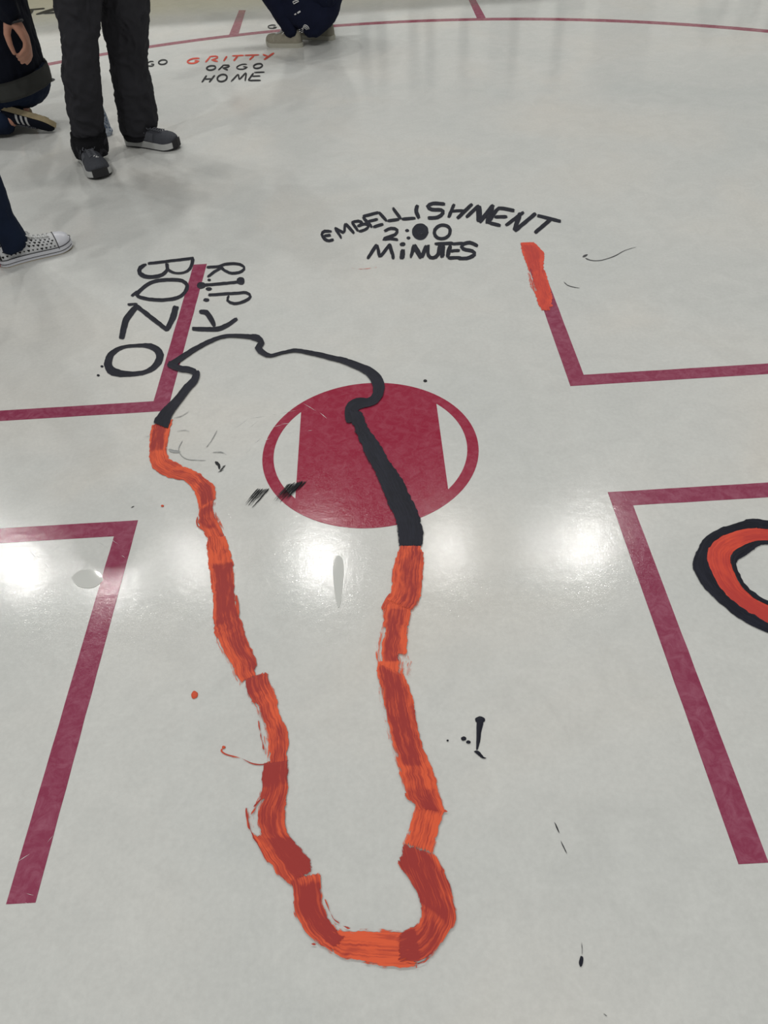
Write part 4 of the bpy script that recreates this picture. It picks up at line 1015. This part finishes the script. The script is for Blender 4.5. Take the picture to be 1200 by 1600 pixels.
# ---------------- standing person in charcoal trousers
def person_standing():
    own_loc = Vector((-1.2, 2.4, 0))
    hipR = Vector((-1.155, 2.33, .90)); hipL = Vector((-1.03, 2.47, .90))
    fwd = Vector((.74, -.67, 0)); rgt = Vector((-.67, -.74, 0))     # facing right and towards the camera
    pel = (hipR + hipL) / 2
    bm = bmesh.new()
    # body, one continuous surface
    cR = lambda v, a, b_, Y: (V(a, v, Y) + V(b_, v, Y)) / 2
    limb(bm, [hipR, cR(0, 85, 157, 2.30), cR(100, 96, 153, 2.25), cR(205, 112, 163, 2.28), (-1.375, 2.31, .07)], [.07, .062, .045, .034, .028])
    limb(bm, [hipL, cR(0, 157, 233, 2.475), cR(110, 173, 231, 2.475), cR(192, 187, 245, 2.48), (-1.175, 2.48, .07)], [.07, .062, .045, .034, .028])
    limb(bm, [(-1.375, 2.31, .07), (-1.33, 2.22, .055), (-1.27, 2.11, .05)], [.026, .024, .016])
    limb(bm, [(-1.175, 2.48, .07), (-1.09, 2.445, .055), (-.98, 2.40, .05)], [.026, .024, .016])
    limb(bm, [pel, pel + Vector((0, 0, .18)), pel + Vector((0, 0, .40)), pel + Vector((0, 0, .52))], [.12, .115, .13, .07])
    sh = pel + Vector((0, 0, .50))
    limb(bm, [pel + Vector((0, 0, .5)), pel + Vector((0, 0, .62)) + fwd * .015], [.06, .052])
    limb(bm, [sh + rgt * -.16, sh, sh + rgt * .16], [.055, .07, .055])
    hands = []
    for sg in (-1, 1):
        a = sh + rgt * sg * .19; e = a + rgt * sg * .05 + Vector((0, 0, -.28)) + fwd * .02; wr = e + fwd * .17 + rgt * sg * -.03 + Vector((0, 0, -.17))
        limb(bm, [a, e, wr], [.05, .037, .026]); hand_shapes(bm, wr, (wr - e).normalized() * .5 + Vector((0, 0, -.5)), fwd, .45); hands.append((a, e, wr))
    hc = pel + Vector((0, 0, .75)) + fwd * .03
    R, P = head_shapes(bm, hc, fwd + Vector((0, 0, -.3)))
    body = empty('tmp', own_loc); 
    o = fuse('person', bm, .0065, M['skin'], body, 2); o.parent = None; o.location = own_loc; bpy.data.objects.remove(body)
    tag(o, 'person standing in charcoal trousers and dark running shoes', 'person')
    hair_cap(o, P, R)
    # trousers
    bm = bmesh.new()
    rows1 = [(-70, 74, 166, 2.33), (0, 85, 157, 2.30), (50, 97, 155, 2.27), (85, 97, 153, 2.255), (100, 96, 153, 2.25), (125, 99, 155, 2.25), (150, 104, 157, 2.255), (180, 110, 160, 2.27), (205, 112, 163, 2.28), (222, 113, 166, 2.28), (240, 119, 166, 2.27)]
    rows2 = [(-70, 160, 236, 2.47), (0, 157, 233, 2.475), (50, 163, 230, 2.475), (80, 170, 229, 2.475), (110, 173, 231, 2.475), (150, 181, 239, 2.48), (175, 185, 245, 2.48), (192, 187, 245, 2.48), (205, 192, 241, 2.48), (213, 196, 236, 2.48)]
    camr = ROT @ Vector((1, 0, 0))
    def leg(rows, top):
        rg = []
        for v, a, b, Y in rows:
            pa = V(a, v, Y); pb = V(b, v, Y); c = (pa + pb) / 2; hw = (pb - pa) / 2
            dep = Vector((hw.y * -1, hw.x, 0)).normalized() * max(.085, hw.length * .92)
            rg.append((c, hw, dep))
        rg.insert(0, (top, Vector((.115, 0, 0)), Vector((0, .115, 0))))
        ring_loft(bm, rg)
    leg(rows1, Vector((-1.13, 2.35, .88))); leg(rows2, Vector((-1.04, 2.45, .88)))
    pv = pel + Vector((0, 0, .0)); Rm = Matrix((rgt, fwd, Vector((0, 0, 1)))).transposed()
    add_ball(bm, pv, .13, (1.3, 1.05, 1.15), Rm); add_tube(bm, [pv, pv + Vector((0, 0, .16))], [.15, .145], 24)
    tr = fuse('trousers', bm, .006, M['charcoal'], o, 3, wrinkle=.012, wscale=10, stretch=(1, 1, .9), fine=.0006)
    # turned hems
    for rows in (rows1, rows2):
        v, a, b, Y = rows[-1]; bm = bmesh.new(); pa = V(a, v, Y); pb = V(b, v, Y); v2, a2, b2, Y2 = rows[-3 if rows is rows1 else -2]
        qa = V(a2, v2, Y2); qb = V(b2, v2, Y2); hw = (pb - pa) / 2; hw2 = (qb - qa) / 2; n_ = Vector((-hw.y, hw.x, 0)).normalized()
        rg = []
        for q in range(5):
            t = q / 4; c = ((pa + pb) / 2).lerp((qa + qb) / 2, t); h_ = hw.lerp(hw2, t)
            rg.append([c + (h_ * math.cos(k * math.pi / 16) * 1.05 + n_ * max(.085, h_.length * .92) * 1.05 * math.sin(k * math.pi / 16)) * (1 + .03 * math.sin(k * 1.3 + q)) for k in range(32)])
        R_ = [[bm.verts.new(p) for p in r] for r in rg]
        for x_, y_ in zip(R_, R_[1:]):
            for k in range(32): bm.faces.new((x_[k], x_[(k + 1) % 32], y_[(k + 1) % 32], y_[k]))
        bmesh.ops.solidify(bm, geom=bm.faces[:], thickness=.004)
        from_bm('trouser_hem', bm, M['charcoal'], tr, True, world=False).data.transform(Matrix.Translation(-o.location))
    # jacket
    bm = bmesh.new()
    limb(bm, [pel + Vector((0, 0, .06)), pel + Vector((0, 0, .25)), pel + Vector((0, 0, .44))], [.165, .155, .15])
    limb(bm, [sh + rgt * -.15, sh + rgt * .15], [.08, .08]); limb(bm, [sh, sh + Vector((0, 0, .07))], [.08, .062])
    for a, e, wr in hands: limb(bm, [a, e, wr + (e - wr) * .1], [.075, .06, .045])
    fuse('jacket', bm, .009, M['navycloth'], o, 3, wrinkle=.01, wscale=9)
    s1 = shoe(o, 'runner', (-1.392, 2.335, 0), (-1.232, 2.045, 0), lab='dark charcoal running shoe with pale grey midsole')
    s2 = shoe(o, 'runner', (-1.205, 2.49, 0), (-.918, 2.375, 0), lab='dark charcoal running shoe with pale grey midsole')
    return o
person_standing()

# ---------------- kneeling person at the left edge
def person_kneeling():
    own = Vector((-1.85, 2.8, 0)); up = Vector((0, 0, 1))
    bm = bmesh.new()
    hip = Vector((-1.80, 2.86, .27)); chest = Vector((-1.86, 2.88, .62)); nk = Vector((-1.90, 2.88, .80))
    for dy, kx in ((-.09, 0), (.10, .03)):
        limb(bm, [hip + Vector((0, dy, 0)), (-2.18 + kx, 2.86 + dy * 1.3, .12)], [.085, .058])
        limb(bm, [(-2.18 + kx, 2.86 + dy * 1.3, .10), (-1.86, 2.82 + dy * 1.1, .08)], [.055, .036])
        sx = -.12 if dy > 0 else 0; limb(bm, [(-1.87 + sx, 2.815 + dy * 1.05, .085), (-1.75 + sx, 2.825 + dy * 1.05, .062)], [.022, .013])
    limb(bm, [hip, chest, nk], [.12, .125, .06]); limb(bm, [nk, nk + Vector((-.02, 0, .10))], [.055, .05])
    limb(bm, [nk + Vector((0, -.15, -.03)), nk + Vector((0, .15, -.03))], [.055, .055])
    # left arm hangs beside the hip, this hand is the one in view
    YH = 2.56
    a = Vector((-1.88, 2.66, .80)); el = V(-18, -70, 2.58); wr = V(19, 28, YH)
    limb(bm, [a, el, wr], [.05, .038, .026])
    # palm
    H = lambda u, v, dy=0: V(u, v, YH + dy)
    for (u, v, dy), m in zip([(40, 66, -.012), (43, 70, 0), (45, 73, .012), (46, 77, .022)], range(4)):
        limb(bm, [H(22 + m * 2.5, 36 + m, -.01 + m * .008), H(33 + m * 2.4, 52 + m * 2, -.012 + m * .01), H(u, v, dy)], [.020, .017, .0125])
    for pts in ([(40, 66, -.012), (39, 76, -.016), (33, 84, -.018), (27, 88, -.014)],
                [(43, 70, 0), (43, 81, -.004), (37, 89, -.008), (30, 93, -.006)],
                [(45, 73, .012), (46, 85, .010), (41, 93, .004), (34, 98, .004)],
                [(46, 77, .022), (48, 86, .024), (46, 93, .020), (42, 99, .018)]):
        limb(bm, [H(*p) for p in pts], [.0118, .0102, .0094, .0078])
    limb(bm, [H(12, 38, -.014), H(11, 54, -.028), H(16, 70, -.034), H(22, 83, -.030)], [.019, .0155, .0125, .0095])
    # right arm rests on the thigh
    a2 = Vector((-1.90, 3.05, .78)); e2 = Vector((-2.02, 3.10, .52)); w2 = Vector((-2.20, 3.02, .36))
    limb(bm, [a2, e2, w2], [.05, .038, .026]); hand_shapes(bm, w2, (-.8, -.2, -.5), (0, -1, 0), .5)
    R, P = head_shapes(bm, nk + Vector((-.06, 0, .20)), (-1, 0, -.35))
    tmp = empty('tmp', own); o = fuse('person', bm, .0045, M['skin'], tmp, 2); o.parent = None; o.location = own; bpy.data.objects.remove(tmp)
    tag(o, 'person kneeling on ice at the left edge, hand hanging down', 'person')
    hair_cap(o, P, R)
    # jeans
    bm = bmesh.new()
    add_ball(bm, (-1.775, 2.84, .245), .145, (1.0, 1.25, .95))
    for dy in (-.09, .10):
        limb(bm, [(-1.80, 2.86 + dy, .25), (-2.17, 2.86 + dy * 1.3, .125)], [.115, .08])
        limb(bm, [(-2.17, 2.86 + dy * 1.3, .09), (-1.90, 2.82 + dy * 1.1, .075)], [.075, .062])
    fuse('jeans', bm, .007, M['jeans'], o, 3, wrinkle=.006, wscale=14)
    # jacket
    bm = bmesh.new()
    rg = []
    for v, uR, Y, hx in [(118, 66, 2.84, .15), (98, 64, 2.84, .15), (80, 59, 2.84, .15), (60, 52, 2.84, .145), (30, 44, 2.85, .14), (0, 36, 2.86, .14), (-60, 22, 2.87, .145), (-130, 8, 2.88, .14)]:
        pr = V(uR, v, Y); rg.append((pr - Vector((hx, 0, 0)), Vector((hx, 0, 0)), Vector((0, .20, 0))))
    ring_loft(bm, rg)
    limb(bm, [nk + Vector((0, -.16, -.03)), nk + Vector((0, .16, -.03))], [.085, .085]); limb(bm, [nk - Vector((0, 0, .1)), nk + Vector((-.01, 0, .06))], [.12, .065])
    limb(bm, [a, el, V(12, 14, YH), V(14, 22, YH)], [.08, .068, .052, .046]); limb(bm, [a2, e2, w2 + (e2 - w2) * .12], [.075, .06, .045])
    fuse('sweater', bm, .007, M['blackcloth'], o, 3, wrinkle=.007, wscale=12)
    # grey shirt hem showing under the sweater
    bm = bmesh.new(); rows = []
    for q in range(6):
        t = q / 5; rr = []
        for k in range(40):
            ang = 2 * math.pi * k / 40
            cx, cy = -1.785, 2.84; x = cx + (.158 + .004 * math.sin(k * 1.7 + q)) * math.cos(ang); y = cy + .212 * math.sin(ang)
            # the hem runs from high at the back (right) to low at the front (left)
            zb = .192 + .12 * (x - cx) ; zt = zb + .085
            rr.append(bm.verts.new((x, y, zb + (zt - zb) * t)))
        rows.append(rr)
    for x_, y_ in zip(rows, rows[1:]):
        for k in range(40): bm.faces.new((x_[k], x_[(k + 1) % 40], y_[(k + 1) % 40], y_[k]))
    bmesh.ops.solidify(bm, geom=bm.faces[:], thickness=.005)
    from_bm('shirt_hem', bm, M['greycloth'], o, True, world=True)
    # wrist band
    bm = bmesh.new(); d = (wr - el).normalized(); x, y = frame(d); c = V(24, 33, YH)
    ring = [c + (x * math.cos(t) + y * math.sin(t)) * .031 for t in [2 * math.pi * k / 24 for k in range(25)]]
    add_tube(bm, ring, .0055, 8); from_bm('wrist_band', bm, M['sole_black'], o, True, world=True)
    # shoes: instep on the ice, sole turned up
    shoe(o, 'striped', (-1.905, 2.742, .160), (-1.632, 2.750, .055), up=(-.36, -.42, -.83), lab='black shoe with three white stripes and tan sole turned up')
    shoe(o, 'striped', (-2.075, 2.95, .155), (-1.82, 2.93, .055), up=(-.36, .1, -.9), lab='black shoe half hidden behind the other foot')
    return o
person_kneeling()

# ---------------- crouching person at the top
def person_crouching():
    own = Vector((-.35, 4.15, 0)); bm = bmesh.new()
    f1h = Vector((-.375, 4.075, .0)); f1t = Vector((-.60, 4.165, 0)); f2h = Vector((-.165, 4.235, 0)); f2t = Vector((-.40, 4.33, 0))
    k1 = Vector((-.60, 4.10, .46)); k2 = Vector((-.52, 4.36, .46)); hip = Vector((-.20, 4.22, .30))
    for fh, ft, k, hp in ((f1h, f1t, k1, hip + Vector((0, -.09, 0))), (f2h, f2t, k2, hip + Vector((0, .09, 0)))):
        an = fh.lerp(ft, .22) + Vector((0, 0, .08))
        limb(bm, [hp, k], [.085, .058]); limb(bm, [k, an], [.056, .026]); limb(bm, [an, fh.lerp(ft, .5) + Vector((0, 0, .046))], [.022, .012])
    ch = Vector((-.42, 4.22, .66)); nk = Vector((-.52, 4.22, .82))
    limb(bm, [hip, ch, nk], [.12, .125, .06]); limb(bm, [nk, nk + Vector((-.05, 0, .08))], [.055, .05])
    limb(bm, [nk + Vector((.02, -.16, -.04)), nk + Vector((.02, .16, -.04))], [.055, .055])
    arms = []
    for sg in (-1, 1):
        a = nk + Vector((.02, sg * .19, -.05)); e = Vector((-.62, 4.22 + sg * .22, .56)); wr = Vector((-.80, 4.22 + sg * .10, .42))
        limb(bm, [a, e, wr], [.05, .038, .026]); hand_shapes(bm, wr, (-.8, 0, -.5), (0, -sg, .3), .6); arms.append((a, e, wr))
    R, P = head_shapes(bm, nk + Vector((-.12, 0, .17)), (-1, 0, -.5))
    tmp = empty('tmp', own); o = fuse('person', bm, .0065, M['skin'], tmp, 2); o.parent = None; o.location = own; bpy.data.objects.remove(tmp)
    tag(o, 'person crouching in navy clothes and beige suede sneakers', 'person')
    hair_cap(o, P, R)
    bm = bmesh.new()
    for fh, ft, k, hp in ((f1h, f1t, k1, hip + Vector((0, -.09, 0))), (f2h, f2t, k2, hip + Vector((0, .09, 0)))):
        an = fh.lerp(ft, .2) + Vector((0, 0, .10)); limb(bm, [hp, k], [.12, .085]); limb(bm, [k, an], [.085, .052])
    fuse('trousers', bm, .008, M['navycloth'], o, 3, wrinkle=.006, wscale=14)
    # long jacket whose hem hangs between the feet
    bm = bmesh.new(); rg = []
    for v, a, b, Y in [(57, 481, 497, 4.06), (50, 474, 506, 4.07), (42, 463, 516, 4.10), (33, 446, 523, 4.13), (20, 432, 530, 4.16), (0, 416, 535, 4.20), (-25, 400, 538, 4.22), (-60, 388, 536, 4.24), (-100, 384, 520, 4.24), (-140, 380, 480, 4.24)]:
        pa = V(a, v, Y); pb = V(b, v, Y); hw = (pb - pa) / 2; rg.append(((pa + pb) / 2, hw, Vector((0, max(.03, min(.2, hw.length * .75)), 0))))
    ring_loft(bm, rg)
    limb(bm, [hip + Vector((0, 0, .1)), ch, nk - Vector((0, 0, .04))], [.19, .17, .10]); limb(bm, [nk + Vector((.02, -.16, -.05)), nk + Vector((.02, .16, -.05))], [.085, .085])
    for a, e, wr in arms: limb(bm, [a, e, wr + (e - wr) * .12], [.075, .062, .046])
    j = fuse('long_jacket', bm, .006, M['navycloth'], o, 3, wrinkle=.005, wscale=12)
    YF = 3.97
    def onj(u, v): return V(u, v, YF)
    from mathutils.bvhtree import BVHTree
    bv = BVHTree.FromPolygons([j.data.vertices[i].co + o.location for i in range(len(j.data.vertices))], [p.vertices[:] for p in j.data.polygons])
    def hit(u, v):
        d = (ROT @ Vector(((u - 600) / F_PX, -(v - 800) / F_PX, -1))).normalized(); h = bv.ray_cast(CAM, d)
        return (h[0] - d * .003) if h[0] else V(u, v, 4.0)
    # emblem: rounded quarter dome of three arcs with two text bars
    c4 = lambda x, y: (400 + x / 7.5, y / 7.5)
    bm = bmesh.new()
    for r in (62, 46, 30):
        pts = [hit(*c4(560 + r * math.cos(t), 358 - r * 1.05 * math.sin(t) - (r * .12) * math.cos(t))) for t in [.15 + 1.35 * k / 10 for k in range(11)]]
        add_tube(bm, pts, .0024, 6)
    add_tube(bm, [hit(*c4(545, 352)), hit(*c4(560, 300))], .0024, 6)
    for y0 in (330, 352, 374):
        add_tube(bm, [hit(*c4(532, y0 + 6)), hit(*c4(556, y0 - 2))], .0022, 6)
    for y0 in (350, 372): add_tube(bm, [hit(*c4(504, y0)), hit(*c4(522, y0 - 6))], .0018, 6)
    from_bm('emblem', bm, M['white_print'], j, True, world=True)
    bm = bmesh.new(); add_tube(bm, [hit(*c4(452, 172)), hit(*c4(470, 162))], .004, 8); add_tube(bm, [hit(*c4(485, 155)), hit(*c4(520, 132))], .0048, 8)
    from_bm('reflective_pull', bm, M['white_print'], j, True, world=True)
    bm = bmesh.new(); q = [c4(432, 20), c4(490, 0), c4(500, 15), c4(442, 46), c4(432, 20)]
    add_tube(bm, [hit(*p) for p in q], .003, 6); from_bm('buckle', bm, M['white_print'], j, True, world=True)
    shoe(o, 'suede', f1h + Vector((.018, -.005, 0)), f1t, lab='beige suede sneaker with off-white sole')
    shoe(o, 'suede', f2h + Vector((.02, -.04, 0)), f2t, lab='beige suede sneaker behind the jacket hem')
    return o
person_crouching()

# ---------------- person mostly outside the frame at the left
def person_left():
    own = Vector((-1.5, 1.15, 0)); bm = bmesh.new()
    fwd = Vector((.90, .42, 0)).normalized(); rgt = Vector((.42, -.90, 0)).normalized()
    f1h = Vector((-1.452, 1.232, 0)); f1t = Vector((-1.203, 1.372, 0)); f2h = Vector((-1.80, .98, 0)); f2t = Vector((-1.55, 1.09, 0))
    pel = Vector((-1.56, 1.13, .90)); hl = pel - rgt * .09; hr = pel + rgt * .09
    for fh, ft, hp in ((f1h, f1t, hl), (f2h, f2t, hr)):
        an = fh.lerp(ft, .22) + Vector((0, 0, .08)); kn = (hp + an) / 2 + fwd * .03
        limb(bm, [hp, kn, an], [.08, .048, .028]); limb(bm, [an, fh.lerp(ft, .5) + Vector((0, 0, .046))], [.022, .012])
    Z = lambda h: pel + Vector((0, 0, h))
    limb(bm, [pel, Z(.18), Z(.38), Z(.5)], [.115, .105, .12, .065]); limb(bm, [Z(.5), Z(.62)], [.055, .05]); limb(bm, [Z(.47) - rgt * .15, Z(.47) + rgt * .15], [.052, .052])
    arms = []
    for sg in (-1, 1):
        a = Z(.46) + rgt * sg * .18; e = a + rgt * sg * .04 + Vector((0, 0, -.27)); wr = e + Vector((0, 0, -.24)) + fwd * .05
        limb(bm, [a, e, wr], [.046, .036, .025]); hand_shapes(bm, wr, (0.05, 0, -1), fwd, .4); arms.append((a, e, wr))
    R, P = head_shapes(bm, Z(.74) + fwd * .03, fwd)
    tmp = empty('tmp', own); o = fuse('person', bm, .0065, M['skin'], tmp, 2); o.parent = None; o.location = own; bpy.data.objects.remove(tmp)
    tag(o, 'person cut off by left frame edge, wearing navy trousers and heart-print white sneaker', 'person')
    hair_cap(o, P, R)
    bm = bmesh.new(); rg = []
    for v, a, b, Y in [(388, 4, 38, 1.265), (375, 0, 42, 1.27), (360, -12, 33, 1.27), (340, -28, 20, 1.27), (310, -48, 10, 1.27), (280, -68, -1, 1.265), (200, -120, -30, 1.25), (100, -190, -70, 1.22)]:
        pa = V(a, v, Y); pb = V(b, v, Y); hw = (pb - pa) / 2; rg.append(((pa + pb) / 2, hw, Vector((-hw.y, hw.x, 0)).normalized() * max(.055, hw.length)))
    top = rg[-1][0]; rg.append((hl - Vector((0, 0, .08)), Vector((.1, 0, 0)), Vector((0, .1, 0)))); ring_loft(bm, rg)
    an = f2h.lerp(f2t, .2) + Vector((0, 0, .08)); limb(bm, [hr, (hr + an) / 2 + fwd * .03, an], [.11, .085, .07])
    limb(bm, [hl - Vector((0, 0, .05)), pel, hr], [.12, .14, .12]); limb(bm, [pel, Z(.12)], [.14, .13])
    fuse('trousers', bm, .006, M['jeans'], o, 3, wrinkle=.005, wscale=14)
    bm = bmesh.new(); limb(bm, [Z(.08), Z(.25), Z(.42)], [.15, .135, .14]); limb(bm, [Z(.46) - rgt * .15, Z(.46) + rgt * .15], [.075, .075]); limb(bm, [Z(.46), Z(.55)], [.08, .058])
    for a, e, wr in arms: limb(bm, [a, e, wr + (e - wr) * .1], [.07, .056, .042])
    fuse('sweater', bm, .009, M['greycloth'], o, 3, wrinkle=.008, wscale=9)
    shoe(o, 'canvas', f1h, f1t, lab='low white canvas sneaker with tiny dark hearts'); shoe(o, 'canvas', f2h, f2t)
    return o
person_left()

# ---------------- speckled cloth bundle behind the standing person's leg
m, nd, lk, b = nodes('speckled_cloth')
tc = N(nd, 'ShaderNodeTexCoord'); vo = N(nd, 'ShaderNodeTexVoronoi'); vo.inputs['Scale'].default_value = 75
lk.new(tc.outputs['Object'], vo.inputs['Vector']); cr = N(nd, 'ShaderNodeValToRGB'); e = cr.color_ramp.elements
e[0].position = .25; e[0].color = (.10, .14, .22, 1); e[1].position = .6; e[1].color = (.36, .40, .46, 1)
lk.new(vo.outputs['Distance'], cr.inputs['Fac']); lk.new(cr.outputs['Color'], b.inputs['Base Color']); b.inputs['Roughness'].default_value = .85
bm = bmesh.new(); Yc = 2.64
top = V(159, 160, Yc); limb(bm, [V(156, 158, Yc), V(160, 185, Yc), V(166, 206, Yc)], [.008, .026, .030])
q = V(168, 211, Yc); add_ball(bm, (q.x, Yc, .022), .034, (1, .9, .62))
tmp = empty('tmp', (q.x, Yc, 0)); o = fuse('cloth_bundle', bm, .004, m, tmp, 2, wrinkle=.004, wscale=45); o.parent = None; o.location = (q.x, Yc, 0); bpy.data.objects.remove(tmp)
tag(o, 'speckled blue-white bundled cloth standing behind the standing person\'s leg', 'cloth')
